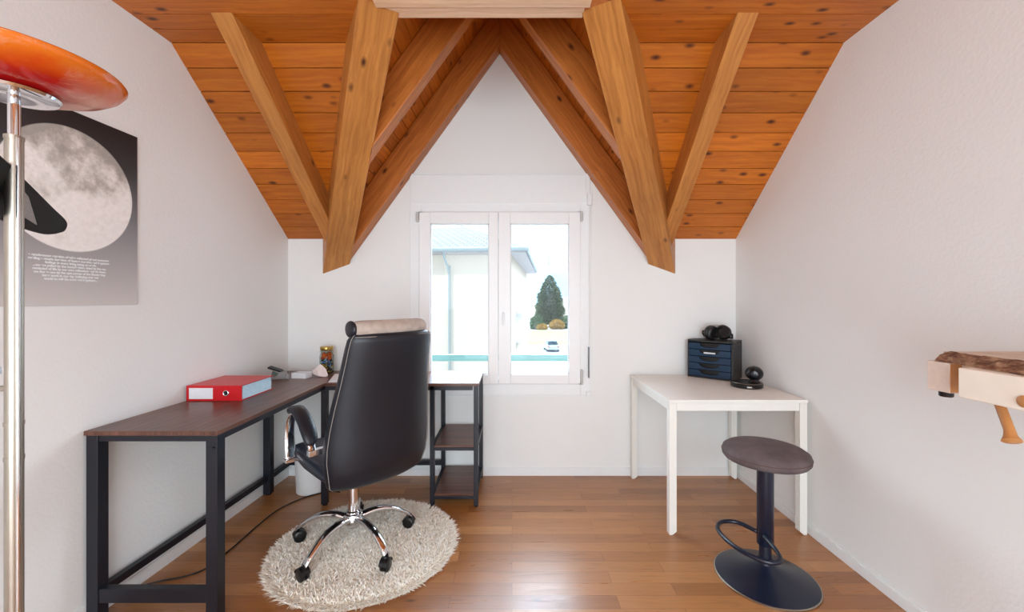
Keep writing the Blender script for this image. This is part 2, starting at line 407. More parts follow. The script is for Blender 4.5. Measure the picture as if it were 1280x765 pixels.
# baseboards: board with a slim top bead
bm = B(); box(bm, (XL(YB),YB-.013,0), (XR,YB,.046)); box(bm, (XL(YB),YB-.009,.046), (XR,YB,.056))
struct('baseboard_back', bm, M['white'], bev=.002)
bm = B(); box(bm, (XR-.013,YR,0), (XR,YB-.013,.046)); box(bm, (XR-.009,YR,.046), (XR,YB-.013,.056))
struct('baseboard_right', bm, M['white'], bev=.002)
bm = B()
for w, z0, z1 in ((.013,0,.06),(.009,.06,.072)):
    prism(bm, [(XL(YR),YR,z0),(XL(YR)+w,YR,z0),(XL(YB-.013)+w,YB-.013,z0),(XL(YB-.013),YB-.013,z0)], (0,0,z1-z0))
struct('baseboard_left', bm, M['white'], bev=.002)

# ---- boarded ceiling: sloped boards, then flat boards, each board a real plank
KV = .607
def vhalf(t): return 1.193-KV*t
A = math.atan(MS); cA, sA = math.cos(A), math.sin(A)
def P_(t): return YB-t, ZE+MS*t
bm = B()
edges = [TK*i/11 for i in range(12)]
g = .0018
nrm = Vd((0, -MS, -1)).normalized()     # faces the room
for i in range(11):
    t0, t1 = edges[i]+g, edges[i+1]-g
    y0,z0 = P_(t0); y1,z1 = P_(t1)
    for sgn in (-1, 1):
        def XO(y): return XL(y)-.03 if sgn < 0 else XR+.03
        q = [(XO(y0),y0,z0),(xc+sgn*vhalf(t0),y0,z0),(xc+sgn*vhalf(t1),y1,z1),(XO(y1),y1,z1)]
        prism(bm, q, -nrm*.02)
boards = obj('ceiling', bm, M['board']); boards['kind'] = 'structure'
uv_along(boards, (1,0,0), .3)
bm = B()
y = YB-TK
TW = .1015
yo = 1.85
while y > YR-.05:
    y0, y1 = y-g, y-TW+g
    if y1 > yo-.02:
        for sgn in (-1,1):
            def XO(yy): return XL(yy)-.03 if sgn < 0 else XR+.03
            q = [(XO(y0),y0,ZF),(xc+sgn*vhalf(YB-y0),y0,ZF),(xc+sgn*vhalf(YB-y1),y1,ZF),(XO(y1),y1,ZF)]
            prism(bm, q, (0,0,.02))
    else:
        prism(bm, [(XL(y0)-.03,y0,ZF),(XR+.03,y0,ZF),(XR+.03,y1,ZF),(XL(y1)-.03,y1,ZF)], (0,0,.02))
    y -= TW
o = struct('ceiling', bm, M['board']); uv_along(o, (1,0,0), .9)
# dormer boards (run front to back)
ZR = ZE + 1.383*1.193
Bd = math.atan(1.383)
for sgn in (-1,1):
    bm = B(); d = 0.0; st = .1*math.cos(Bd)
    nn = Vd((-sgn*math.sin(Bd),0,-math.cos(Bd)))
    while d < 1.19:
        d0, d1 = d+g*.6, min(d+st, 1.193)-g*.6
        def pt(dd): return (xc+sgn*dd, ZR-1.383*dd, (1.193-dd)/KV)
        a, b_ = pt(d0), pt(d1)
        prism(bm, [(a[0],YB+.02,a[1]),(a[0],YB-a[2],a[1]),(b_[0],YB-b_[2],b_[1]),(b_[0],YB+.02,b_[1])], -nn*.02)
        d += st
    o = struct('ceiling', bm, M['board']); uv_along(o, (0,1,0), .5+sgn*.2)
# roofing felt sheets closing the roof above the boards
bm = B()
for sgn in (-1,1):
    XO = (-2.0 if sgn < 0 else 1.9)
    y1,z1 = P_(TK+.02)
    prism(bm, [(XO,YB+.1,ZE-.06),(xc+sgn*1.28,YB+.1,ZE-.06),(xc+sgn*vhalf(TK),y1,z1+.02),(XO,y1,z1+.02)], Vd((0,.05,.06)))
    nn = Vd((-sgn*math.sin(Bd),0,-math.cos(Bd)))
    prism(bm, [(xc,YB+.1,ZR+.05),(xc,YB-1.97,ZR+.05),(xc+sgn*1.25,YB+.02,ZR-1.383*1.25+.05),(xc+sgn*1.25,YB+.1,ZR-1.383*1.25+.05)], -nn*.03)
t1 = YB-1.787
prism(bm, [(xc-vhalf(t1)-.1,1.787,ZE+MS*t1+.02),(xc+vhalf(t1)+.1,1.787,ZE+MS*t1+.02),(xc,YB-1.97,ZR+.06)], (0,-.03,.04))
box(bm, (-2.1,YR-.2,ZF+.022), (xc-vhalf(1.05),YB-TK+.02,ZF+.05)); box(bm, (xc+vhalf(1.05),YR-.2,ZF+.022), (1.9,YB-TK+.02,ZF+.05))
box(bm, (xc-.7,YR-.2,ZF+.022), (xc+.7,1.787,ZF+.05))
struct('ceiling', bm, simple('roofing_felt', (90,70,56), .9))
bm = B(); box(bm, (xc-.62,1.70,ZF+.03), (xc+.62,1.787,ZF+.32)); o = struct('trim_3', bm, M['redbeam']); uv_along(o, (1,0,0), 5)
# trimmer boards where the flat ceiling meets the dormer
bm = bx((XW(487)*170.5/278-.02,1.787,ZF-.004), (XW(722)*170.5/278+.02,1.85,ZF+.05)); o = struct('trim_1', bm, M['pale']); uv_along(o, (1,0,0), 2.2)
bm = bx((-.585,1.60,ZF-.012), (.335,1.774,ZF+.02)); o = struct('trim_2', bm, M['pale']); uv_along(o, (1,0,0), 4.1)

# ---- beams
def beam(name, p0, p1, wdir, w, hdir, h, pl0, pl1, mat, label, seed, group=None, bev=.004):
    """centre-line p0>p1 lies on the top face; section w (along wdir) by h (along hdir); ends cut by planes (point,normal)"""
    p0, p1 = Vd(p0), Vd(p1); d = (p1-p0).normalized(); wdir = Vd(wdir).normalized(); hdir = Vd(hdir)
    offs = [wdir*-w/2, wdir*w/2, wdir*w/2+hdir*h, wdir*-w/2+hdir*h]
    def cut(pl):
        q, n = Vd(pl[0]), Vd(pl[1]); r = []
        for o_ in offs:
            a = p0+o_; r.append(a+d*((q-a).dot(n)/d.dot(n)))
        return r
    bm = B(); loft(bm, [cut(pl0), cut(pl1)])
    o = obj(name, bm, mat); uv_along(o, d, seed)
    b = o.modifiers.new('b','BEVEL'); b.width = bev; b.segments = 2
    tag(o, label, 'beam', group); return o
KB = .575
for sgn, lab in ((-1,'thick honey-brown pine valley beam descending between left ceiling slope and dormer'),(1,'thick honey-brown pine valley beam descending between right ceiling slope and dormer, two dark knots low down')):
    xb = xc-.005
    p0 = (xb+sgn*1.193,YB,ZE+.04); p1 = (xb+sgn*(1.193-KB*1.3),YB-1.3,ZE+.04+MS*1.3)
    pd = Vd((-sgn*KB,-1,0)).normalized(); wd = Vd((pd.y,-pd.x,0))
    beam('valley_beam', p0, p1, wd, .172, (0,0,-1), .262, ((0,YB-.002,0),(0,1,0)), ((0,1.66,0),(0,1,0)), M['beam'], lab, 1.1+sgn)
nb = Vd((0, -MS, -1)).normalized()
for x0, x1, lab in ((-1.245,-1.295,'sloping stained pine rafter on the left ceiling slope'),(1.075,1.04,'sloping stained pine rafter on the right ceiling slope')):
    p0 = (x0,YB,ZE+.01); p1 = (x1,YB-1.3,ZE+.01+MS*1.3)
    beam('rafter', p0, p1, (1,0,0), .095, nb, .145, ((0,YB-.002,0),(0,1,0)), ((0,1.70,0),(0,1,0)), M['beam'], lab, 3.3+x0)
# dormer rafters: against the gable wall, and one pair nearer the room
zu = 3.085
for (ya, yb, mat, nm, pos) in ((YB-.115,YB-.002,M['redbeam'],'gable_rafter','against the white gable wall'),(2.29,2.385,M['redbeam'],'dormer_rafter','spanning free in front of the gable rafter')):
    ym = (ya+yb)/2; t = YB-ym
    for sgn in (-1,1):
        side = 'left' if sgn < 0 else 'right'
        nn = Vd((-sgn*math.sin(Bd),0,-math.cos(Bd)))
        h = .29*math.cos(Bd)
        top = zu+.29
        dend = 1.193-KB*t+.0
        p0 = (xc,ym,top); p1 = (xc+sgn*1,ym,top-1.383)
        ex = (xc+sgn*dend,ym,0)
        pl0 = ((xc + (.0 if sgn>0 else 0),0,0),(1,0,0))
        pdv = Vd((-sgn*KB,-1,0)).normalized(); wv = Vd((pdv.y,-pdv.x,0))
        if wv.x*sgn > 0: wv = -wv
        vc = Vd((xc-.005+sgn*1.193,YB,0)) + wv*.080
        o = beam(nm, p0, p1, (0,1,0), yb-ya, nn, h, pl0, (vc,wv), mat,
             'dark orange dormer %s %s, %s side' % ('rafter', pos, side), 7.7+sgn+ya)

# ---------------------------------------------------------------- window
win = structure('window_1', (0,YB,.7))
bm = B()      # flat surround with mouldings
X0,X1,Z0,Z1 = XW(513),XW(737),ZW(493),ZW(219.5)
box(bm, (X0,YB-.018,Z0),(wx0,YB,Z1)); box(bm, (wx1,YB-.018,Z0),(X1,YB,Z1))
box(bm, (wx0,YB-.018,Z0),(wx1,YB,wz0)); box(bm, (wx0,YB-.018,wz1),(wx1,YB,Z1))
box(bm, (X0-.004,YB-.022,Z0-.012),(X1+.004,YB,Z0)); box(bm, (X0,YB-.024,Z1),(X1,YB,Z1+.008))
obj('surround', bm, M['white'], win, bev=.002)
obj('roller_box_panel', bx((X0+.012,YB-.024,ZW(255)),(X1-.03,YB-.018,Z1-.01)), M['white'], win, bev=.002)
bm = B()
fr = .035
fx0,fx1,fz0,fz1 = XW(524),XW(727.5),ZW(480),ZW(265)
yf0, yf1 = YB-.035, YB+.04
box(bm, (fx0,yf0+.015,fz0),(fx0+fr,yf1,fz1)); box(bm, (fx1-fr,yf0+.015,fz0),(fx1,yf1,fz1))
box(bm, (fx0,yf0+.015,fz1-fr),(fx1,yf1,fz1)); box(bm, (fx0,yf0+.015,fz0),(fx1,yf1,fz0+fr))
obj('window_frame', bm, M['upvc'], win, bev=.003)
def sash(x0,x1,gx0,gx1,nm):
    z0,z1,gz0,gz1 = ZW(478),ZW(267),ZW(466.5),ZW(281)
    bm = B(); ya,yb = YB-.052, YB+.02
    box(bm,(x0,ya,z0),(gx0,yb,z1)); box(bm,(gx1,ya,z0),(x1,yb,z1)); box(bm,(gx0,ya,z0),(gx1,yb,gz0)); box(bm,(gx0,ya,gz1),(gx1,yb,z1))
    s = obj('sash', bm, M['upvc'], win, bev=.003)
    bm = B(); e = .006
    box(bm,(gx0-.001,ya+.012,gz0),(gx0+e,ya+.02,gz1)); box(bm,(gx1-e,ya+.012,gz0),(gx1+.001,ya+.02,gz1)); box(bm,(gx0,ya+.012,gz0),(gx1,ya+.02,gz0+e)); box(bm,(gx0,ya+.012,gz1-e),(gx1,ya+.02,gz1))
    obj('gasket', bm, simple('pale_gasket',(214,216,216),.6), s)
    obj('glass_pane', bx((gx0,ya+.03,gz0),(gx1,ya+.034,gz1)), M['pane'], s)
    return s
sash(XW(526),XW(623),XW(539.5),XW(611.5),'l')
s2 = sash(XW(623.6),XW(724),XW(638),XW(710),'r')
bm = B(); box(bm, (XW(628),YB-.06,ZW(402)),(XW(631),YB-.052,ZW(384))); tube(bm, [(XW(629.5),YB-.058,ZW(391)),(XW(629.5),YB-.09,ZW(391)),(XW(629.5),YB-.092,ZW(406))], .007, 10)
obj('handle', bm, M['upvc'], s2, bev=.002)
for (px, pa, pb) in ((523.5,267,279),(725.5,266,278),(725.8,461,479)):
    bm = B(); tube(bm, [(XW(px),YB-.05,ZW(pb)),(XW(px),YB-.05,ZW(pa))], .0085, 12)
    box(bm, (XW(px)-.012,YB-.045,ZW(pb)+.01),(XW(px)+.012,YB-.036,ZW(pa)-.01))
    obj('hinge', bm, simple('hinge_grey',(196,196,194),.35), win)
bl = structure('trim_4', (XW(736),YB-.03,.7))
bm = B(); box(bm, (XW(733),YB-.05,ZW(258)),(XW(738.5),YB-.016,ZW(244))); obj('bracket', bm, M['upvc'], bl, bev=.003)
obj('crank_rod', tube(B(), [(XW(736),YB-.035,ZW(472)),(XW(736),YB-.035,ZW(250))], .005, 10), M['upvc'], bl)
obj('crank_grip', tube(B(), [(XW(735),YB-.035,ZW(471)),(XW(735),YB-.035,ZW(433))], .0065, 10), simple('crank_grey',(120,126,132),.4), bl)
obj('rod_clip', bx((XW(731.5),YB-.045,ZW(494)),(XW(737.5),YB-.02,ZW(488))), M['upvc'], bl, bev=.002)

# ---------------------------------------------------------------- L-shaped desk
HD = .769
desk = thing('corner_desk', 'L-shaped walnut-brown desk with black metal frame along left wall and under window', 'desk', (-1.4,2.3,0))
XI, YI, XE = -1.163, 2.55, -.205
yf = 1.625
dl = lambda y: XL(y)+.012
bm = prism(B(), [(dl(yf),yf,HD-.018),(XI,yf,HD-.018),(XI,YI,HD-.018),(dl(YI),YI,HD-.018)], (0,0,.018))
o = obj('desktop', bm, M['walnut'], desk, bev=.0015); uv_along(o, (0,1,0), 1)
bm = prism(B(), [(dl(YI),YI,HD-.018),(XI,YI,HD-.018),(XE,YI,HD-.018),(XE,YB-.02,HD-.018),(dl(YB),YB-.02,HD-.018)], (0,0,.018))
o = obj('desktop', bm, M['walnut'], desk, bev=.0015); uv_along(o, (1,0,0), 2)
LG = .046
def rail(a, b, nm='rail'): return obj(nm, bx(a, b), M['black_metal'], desk, bev=.002)
zt = HD-.018
legs = [(dl(yf)+.004,yf+.006),(XI-LG-.004,yf+.006),(-1.632,2.70),(XI-.03,YI+.02)]
for i,(x,y) in enumerate(legs):
    w = LG if i < 3 else .036
    lg = obj('leg', bx((x,y,.008),(x+w,y+w,zt)), M['black_metal'], desk, bev=.002)
    obj('foot', lathe(B(), [(0,0),(.016,0),(.016,.009),(0,.009)], (x+w/2,y+w/2,0), 16), M['plastic'], lg)
x0 = legs[0][0]
rail((x0+LG,yf+.01,zt-.026),(XI-LG-.004,yf+.036,zt),'top_rail')
rail((XI-.028,yf+.052,zt-.026),(XI-.004,YI+.02,zt),'top_rail')
rail((dl(2.2)+.02,yf+.052,zt-.026),(dl(2.2)+.044,YB-.03,zt),'top_rail')
rail((XI+.006,YI+.004,zt-.026),(XE-.04,YI+.03,zt),'top_rail')
rail((-1.6,YB-.055,zt-.026),(XE-.03,YB-.03,zt),'top_rail')
rail((x0+LG,yf+.01,.083),(XI-LG-.004,yf+.04,.139),'stretcher')
bm = prism(B(), [(dl(yf)+.012,yf+.052,.095),(dl(yf)+.04,yf+.052,.095),(-1.602,2.70,.095),(-1.630,2.70,.095)], (0,0,.034)); obj('stretcher', bm, M['black_metal'], desk, bev=.002)
rail((-1.622,2.746,.095),(-1.595,YB-.03,.128),'stretcher')
rail((-1.595,YB-.058,.095),(-.51,YB-.03,.128),'stretcher')
# shelf end of the desk
UX0, UX1 = -.51, -.222; s_ = .028
for x in (UX0, UX1-s_+.012):
    for y in (YI+.004, YB-.058):
        lg = obj('leg', bx((x,y,.01),(x+s_,y+s_,zt)), M['black_metal'], desk, bev=.002)
        obj('foot', lathe(B(), [(0,0),(.012,0),(.012,.011),(0,.011)], (x+s_/2,y+s_/2,0), 16), M['plastic'], lg)
for z in (.384, .083):
    sh = obj('shelf', bx((UX0+s_,YI+.006,z-.014),(UX1-s_+.012,YB-.034,z)), M['walnut'], desk, bev=.0015); uv_along(sh, (1,0,0), z*10)
    bm = B()
    box(bm, (UX0+s_,YI+.006,z-.034),(UX1-s_+.012,YI+.028,z-.015)); box(bm, (UX0+s_,YB-.056,z-.034),(UX1-s_+.012,YB-.034,z-.015))
    box(bm, (UX0+.004,YI+.032,z-.034),(UX0+.024,YB-.058,z-.004)); box(bm, (UX1-.012,YI+.032,z-.034),(UX1+.008,YB-.058,z-.004))
    obj('shelf_frame', bm, M['black_metal'], sh, bev=.0015)
for (x,z) in ((XI-.01-LG/2-.004+.006, zt-.02),):
    obj('bolt', lathe(B(), [(0,0),(.006,0),(.006,.004),(0,.004)], (0,0,0), 12), M['black'], desk).location = (XI-.02, yf+.004, zt-.05)

# ---------------------------------------------------------------- binder
bx0, bx1, by0, by1 = XL(2.11)+.012, -1.385, 2.11, 2.395
z0 = HD; z1 = HD+.078
bd = thing('ring_binder', 'red lever arch binder lying flat on the desk with white spine label', 'binder', ((bx0+bx1)/2,2.25,HD))
obj('spine', bx((bx0,by0,z0),(bx1,by0+.004,z1)), M['red'], bd, bev=.0015)
obj('cover', bx((bx0,by0+.004,z1-.003),(bx1,by1,z1)), M['red'], bd, bev=.001)
obj('cover', bx((bx0,by0+.004,z0),(bx1,by1,z0+.003)), M['red'], bd, bev=.001)
bm = B()
for k in range(18):
    zz = z0+.004+k*.0038; j = random.uniform(0,.004)
    box(bm, (bx0+.01,by0+.02,zz), (bx1-.006-j,by1-.012-j,zz+.0034))
obj('paper_stack', bm, M['bluepaper'], bd)
obj('spine_label', bx((bx0+.015,by0-.0012,z0+.010),(bx0+.137,by0,z1-.012)), M['paper'], bd, label='blank white spine label')
bm = B(); ringp = [(bx0+.205+.0125*math.cos(a*PI/12), by0-.002, z0+.04+.0125*math.sin(a*PI/12)) for a in range(24)]
tube(bm, ringp, .003, 8, closed=True); obj('finger_ring', bm, M['chrome'], bd)
bm = lathe(B(), [(0,0),(.0115,0),(.0115,.001),(0,.001)], (0,0,0), 20)
o = obj('finger_hole', bm, M['black'], bd); o.location = (bx0+.205,by0-.001,z0+.04); o.rotation_euler = (PI/2,0,0)
for x in (bx0+.115, bx0+.185): obj('clasp', bx((x,by0+.025,z1),(x+.012,by0+.031,z1+.002)), M['chrome'], bd)

# ---------------------------------------------------------------- hole punch
hx, hy = -1.535, 2.70
hp = thing('hole_punch', 'grey hole punch with raised black lever near the desk corner', 'hole punch', (hx,hy,HD), R(12))
bm = B(); prism(bm, [(-.05,-.035,0),(.055,-.035,0),(.055,-.035,.014),(.044,-.035,.046),(.02,-.035,.048),(-.002,-.035,.020),(-.05,-.035,.012)], (0,.07,0)); obj('base', bm, M['greyplastic'], hp, local=True, bev=.003)
bm = prism(B(), [(-.054,-.03,.072),(-.050,-.03,.084),(.02,-.03,.058),(.040,-.03,.036),(.028,-.03,.034),(.012,-.03,.048)], (0,.06,0)); obj('lever', bm, M['black'], hp, local=True, bev=.003)
bm = prism(B(), [(-.046,-.012,.012),(-.01,-.012,.012),(.004,-.012,.034),(-.03,-.012,.05),(-.034,-.012,.03)], (0,.024,0)); obj('punch_block', bm, simple('green_grey_steel',(120,136,128),.35,metal=.6), hp, local=True, bev=.002)
obj('knob', lathe(B(), [(0,0),(.012,0),(.012,.026),(.009,.03),(0,.03)], (.062,-.02,0), 20), M['greyplastic'], hp, local=True, smooth=True)

# small white open box
wb = thing('paper_tray_box', 'small open white box between hole punch and pink crystal', 'box', (-1.398,2.74,HD), R(-6))
bm = B(); w,d_,h_ = .050,.035,.036
box(bm, (-w,-d_,0),(w,d_,.003))
for a,b_ in (((-w,-d_,.003),(w,-d_+.003,h_)),((-w,d_-.003,.003),(w,d_,h_)),((-w,-d_+.003,.003),(-w+.003,d_-.003,h_)),((w-.003,-d_+.003,.003),(w,d_-.003,h_))): box(bm,a,b_)
obj('box_body', bm, M['paper'], wb, local=True)
obj('box_contents', bx((-.040,-.027,.003),(.040,.027,.026)), simple('brown_card',(120,96,70),.8), wb, local=True, bev=.004)

# rose quartz
bm = B(); bmesh.ops.create_icosphere(bm, subdivisions=4, radius=1)
rnd = random.Random(4)
cuts = [(Vd((rnd.uniform(-1,1),rnd.uniform(-1,1),rnd.uniform(-.6,1))).normalized(), rnd.uniform(.42,.72)) for _ in range(9)]
for v in bm.verts:
    for n_, dd in cuts:
        k = v.co.dot(n_)
        if k > dd: v.co -= n_*(k-dd)
    x = v.co.x; v.co = Vd((v.co.x*.060, v.co.y*.048, max(v.co.z,-.6)*.050*(1+.35*x)))
    v.co.z += .028
zmin = min(v.co.z for v in bm.verts)
for v in bm.verts: v.co += Vd((-1.293,2.78,HD-zmin))
tag(obj('crystal_rock', bm, M['quartz']), 'pinkish white rose quartz rock in front of the glass jar', 'rock')

# jar
jx, jy = -1.315, 2.925
jr = thing('preserving_jar', 'glass preserving jar with golden lid full of colourful bits in the desk corner', 'jar', (jx,jy,HD))
bm = B(); lathe(bm, [(0,0),(.044,0),(.048,.006),(.048,.12),(.04,.142),(.038,.160),(.0365,.160),(.0385,.140),(.046,.118),(.046,.008),(0,.004)], (jx,jy,HD), 40)
obj('glass_body', bm, M['jarglass'], jr, smooth=True)
bm = lathe(B(), [(0,.160),(.041,.160),(.044,.164),(.044,.182),(.041,.187),(0,.188)], (jx,jy,HD), 40); obj('lid', bm, M['gold'], jr, smooth=True)
bm = tube(B(), [(jx+.045*math.cos(a*PI/12),jy+.045*math.sin(a*PI/12),HD+.152) for a in range(24)], .002, 6, closed=True)
tube(bm, smoothpts([(jx+.045,jy-.01,HD+.155),(jx+.06,jy-.012,HD+.14),(jx+.056,jy-.012,HD+.115),(jx+.047,jy-.01,HD+.112)]), .002, 6)
obj('wire_clasp', bm, M['steel'], jr)
cols = {'orange':(250,110,50),'dark':(96,84,84),'yellow':(240,196,80),'blue':(90,140,205),'pale':(180,190,200)}
rr = random.Random(9)
for nm, lo, hi, cnt in (('orange',.098,.135,40),('dark',.01,.098,60),('yellow',.01,.06,26),('blue',.05,.10,14),('pale',.02,.1,16)):
    bm = B()
    for k in range(cnt):
        a = rr.uniform(0,2*PI); q = .036*math.sqrt(rr.uniform(.1,1)); zz = rr.uniform(lo,hi)
        if q > .03 and zz > .11: q *= .85
        m4 = Matrix.Translation((jx+q*math.cos(a),jy+q*math.sin(a),HD+zz)) @ Matrix.Rotation(rr.uniform(0,6),4,'X') @ Matrix.Rotation(rr.uniform(0,6),4,'Y')
        bmesh.ops.create_cone(bm, cap_ends=True, segments=10, radius1=.0065, radius2=.0065, depth=.016, matrix=m4)
    o = obj('filling', bm, simple('bits_'+nm, cols[nm], .35, noise=.2, nscale=60), jr); o['kind'] = 'stuff'; o['label'] = nm.replace('dark','black').replace('pale','pale grey')+' bits in the jar'

# papers
pa = thing('paper_sheets', 'white sheets of paper on the desk beside the chair back', 'paper', (-1.13,2.72,HD))
bm = prism(B(), [(-1.23,2.86,HD),(-1.15,2.58,HD),(-.96,2.60,HD),(-.98,2.88,HD)], (0,0,.003)); obj('sheet', bm, M['paper'], pa)
bm = prism(B(), [(-1.19,2.88,HD+.0035),(-1.13,2.62,HD+.0035),(-.93,2.64,HD+.0035),(-.95,2.9,HD+.0035)], (0,0,.002)); obj('sheet', bm, M['paper'], pa)

# ---------------------------------------------------------------- white table
HT = .74
tb = thing('square_table', 'small square white table in the right corner', 'table', (1.24,2.62,0))
tx0, tx1, ty0, ty1 = .858, XR-.022, 2.25, YB-.02
obj('tabletop', bx((tx0,ty0,HT-.018),(tx1,ty1,HT)), M['table_white'], tb, bev=.002)
bm = B()
box(bm, (tx0+.045,ty0+.006,HT-.062),(tx1-.045,ty0+.02,HT-.019)); box(bm, (tx0+.045,ty1-.02,HT-.062),(tx1-.045,ty1-.006,HT-.019))
box(bm, (tx0+.006,ty0+.045,HT-.062),(tx0+.02,ty1-.045,HT-.019)); box(bm, (tx1-.02,ty0+.045,HT-.062),(tx1-.006,ty1-.045,HT-.019))
obj('apron', bm, M['table_leg'], tb, bev=.0015)
for sx in (0,1):
    for sy in (0,1):
        x = tx0+.003 if sx==0 else tx1-.003; y = ty0+.003 if sy==0 else ty1-.003
        dx = .04 if sx==0 else -.04; dy = .04 if sy==0 else -.04
        ch = .018    # mitred inner foot
        bm = prism(B(), [(x,y,.0),(x+dx*.45,y,0),(x+dx,y,ch),(x+dx,y,HT-.019),(x,y,HT-.019)], (0,dy,0))
        obj('leg', bm, M['table_leg'], tb, bev=.0015)

# ---------------------------------------------------------------- drawer unit
ang = R(-43); dw, dd, dh = .30, .20, .265
FR = Vd((1.472,2.735,HT)); wdv = Vd((math.cos(ang),math.sin(ang),0))
FLp = FR-wdv*dw
du = thing('desktop_drawer_unit', 'dark blue and black five-drawer desktop organiser on the white table', 'drawer unit', tuple(FLp), ang)
# local: x along front, y into depth, z up
bm = B(); tk = .008
box(bm,(0,0,0),(dw,dd,.012)); box(bm,(0,0,dh-.014),(dw,dd,dh)); box(bm,(0,0,.012),(tk,dd,dh-.014)); box(bm,(dw-tk-.008,0,.012),(dw,dd,dh-.014)); box(bm,(tk,dd-.005,.012),(dw-tk,dd,dh-.014))
obj('casing', bm, M['drawerbody'], du, local=True, bev=.003)
n5 = 5; fh = (dh-.03)/n5
for k in range(n5):
    zb = .014+k*fh; zt_ = zb+fh-.004; xa, xb_ = tk+.002, dw-tk-.01
    cxm = (xa+xb_)/2; pts = [(xa,-.002,zb),(xb_,-.002,zb),(xb_,-.002,zt_)]
    hw = .068
    for i in range(0,13):
        u = 1-2*i/12
        pts.append((cxm+hw*u,-.002,zt_-.031*math.sqrt(max(0,1-abs(u)**2.6))))
    pts.append((xa,-.002,zt_))
    dbm = prism(B(), pts, (0,.008,0))
    dr_ = obj('drawer', dbm, M['drawer'], du, local=True, bev=.001)
    tb_ = B(); box(tb_, (xa,.018,zb+.001),(xb_,dd-.012,zt_-.001)); obj('drawer_dark_fill', tb_, M['black'], dr_, local=True)  # solid black fill stands for the dark shade inside the scoops
    if k == 3:
        obj('paper_edge', bx((cxm-.04,.010,zb+.016),(cxm+.035,.0175,zb+.026)), M['paper'], dr_, local=True, label='white papers showing in the scoop')
bm = lathe(B(), [(0,0),(.018,0),(.018,.0012),(0,.0012)], (.035,.10,dh), 20); obj('top_cap', bm, M['black'], du, local=True)

# headphones on the drawer unit
hz = HT+dh
hpn = thing('headphones', 'black over-ear headphones lying on top of the drawer unit', 'headphones', (1.445,2.90,hz), R(-12))
def cup(cx,cy,tilt,rz,nm):
    m4 = Matrix.Translation((cx,cy,.052)) @ Matrix.Rotation(rz,4,'Z') @ Matrix.Rotation(PI/2+tilt,4,'X')
    bm = lathe(B(), [(0,-.026),(.03,-.026),(.043,-.02),(.05,-.006),(.05,.004),(.046,.008)], n=36); 
    lathe(bm, [(.046,.008),(.05,.014),(.05,.026),(.042,.034),(.032,.034),(.028,.022),(0,.02)], n=36)
    bmesh.ops.transform(bm, matrix=m4, verts=bm.verts)
    return obj('ear_cup', bm, M['black'], hpn, local=True, smooth=True)
cup(-.05,-.02,R(8),R(38),'l'); cup(.038,-.01,R(-12),R(-32),'r')
bm = B(); pts = smoothpts([(-.078,0,.055),(-.09,.03,.05),(-.06,.07,.02),(0,.09,.012),(.06,.07,.02),(.095,.02,.035),(.075,-.01,.045)])
rings = []
for i,p in enumerate(pts):
    d = (pts[min(i+1,len(pts)-1)]-pts[max(i-1,0)]).normalized(); u = Vd((0,0,1)); v = d.cross(u).normalized()
    rings.append([p+u*.011+v*.004, p-u*.011+v*.004, p-u*.011-v*.004, p+u*.011-v*.004])
loft(bm, rings); obj('headband', bm, M['black'], hpn, local=True, bev=.003)
obj('hinge', lathe(B(), [(0,0),(.014,0),(.016,.008),(.016,.03),(.012,.036),(0,.036)], (.088,.005,.008), 20), M['black'], hpn, local=True, smooth=True)
obj('adjuster_arch', tube(B(), smoothpts([(-.06,.0,.085),(-.03,.02,.098),(0,.025,.1),(.03,.02,.095)]), .0022, 8), M['steel'], hpn, local=True)

# ball camera on a round base
wc = thing('ball_webcam', 'black ball-shaped webcam on a round base at the table edge', 'webcam', (1.475,2.59,HT), R(-28))
bm = lathe(B(), [(0,0),(.083,0),(.09,.004),(.091,.026),(.086,.032),(.078,.034),(.074,.030),(0,.029)], n=56); obj('round_base', bm, M['plastic'], wc, local=True, smooth=True)
obj('rim_ring', tube(B(), [(.0885*math.cos(a*PI/24),.0885*math.sin(a*PI/24),.0305) for a in range(48)], .0014, 6, closed=True), M['steel'], wc, local=True)
bm = lathe(B(), [(0,.029),(.034,.03),(.026,.042),(.022,.052),(0,.055)], (.042,.02,0), 28); obj('neck', bm, M['plastic'], wc, local=True, smooth=True)
bm = B(); bmesh.ops.create_uvsphere(bm, u_segments=36, v_segments=20, radius=.05, matrix=Matrix.Translation((.042,.02,.085))@Matrix.Diagonal((1.02,1,.9,1)))
bl_ = obj('camera_ball', bm, M['plastic'], wc, local=True, smooth='all')
m4 = Matrix.Translation((.042,.02,.085)) @ Matrix.Rotation(R(88),4,'X')
bm = lathe(B(), [(0,.0485),(.016,.0485),(.02,.047),(.021,.044),(.016,.042)], n=28); bmesh.ops.transform(bm, matrix=m4, verts=bm.verts)
obj('lens', bm, simple('dark_lens',(30,36,48),.08), bl_, local=True, smooth=True)
obj('maker_mark', bx((.0,-.0925,.010),(.026,-.0895,.016)), M['steel'], wc, local=True, label='small pale maker mark')

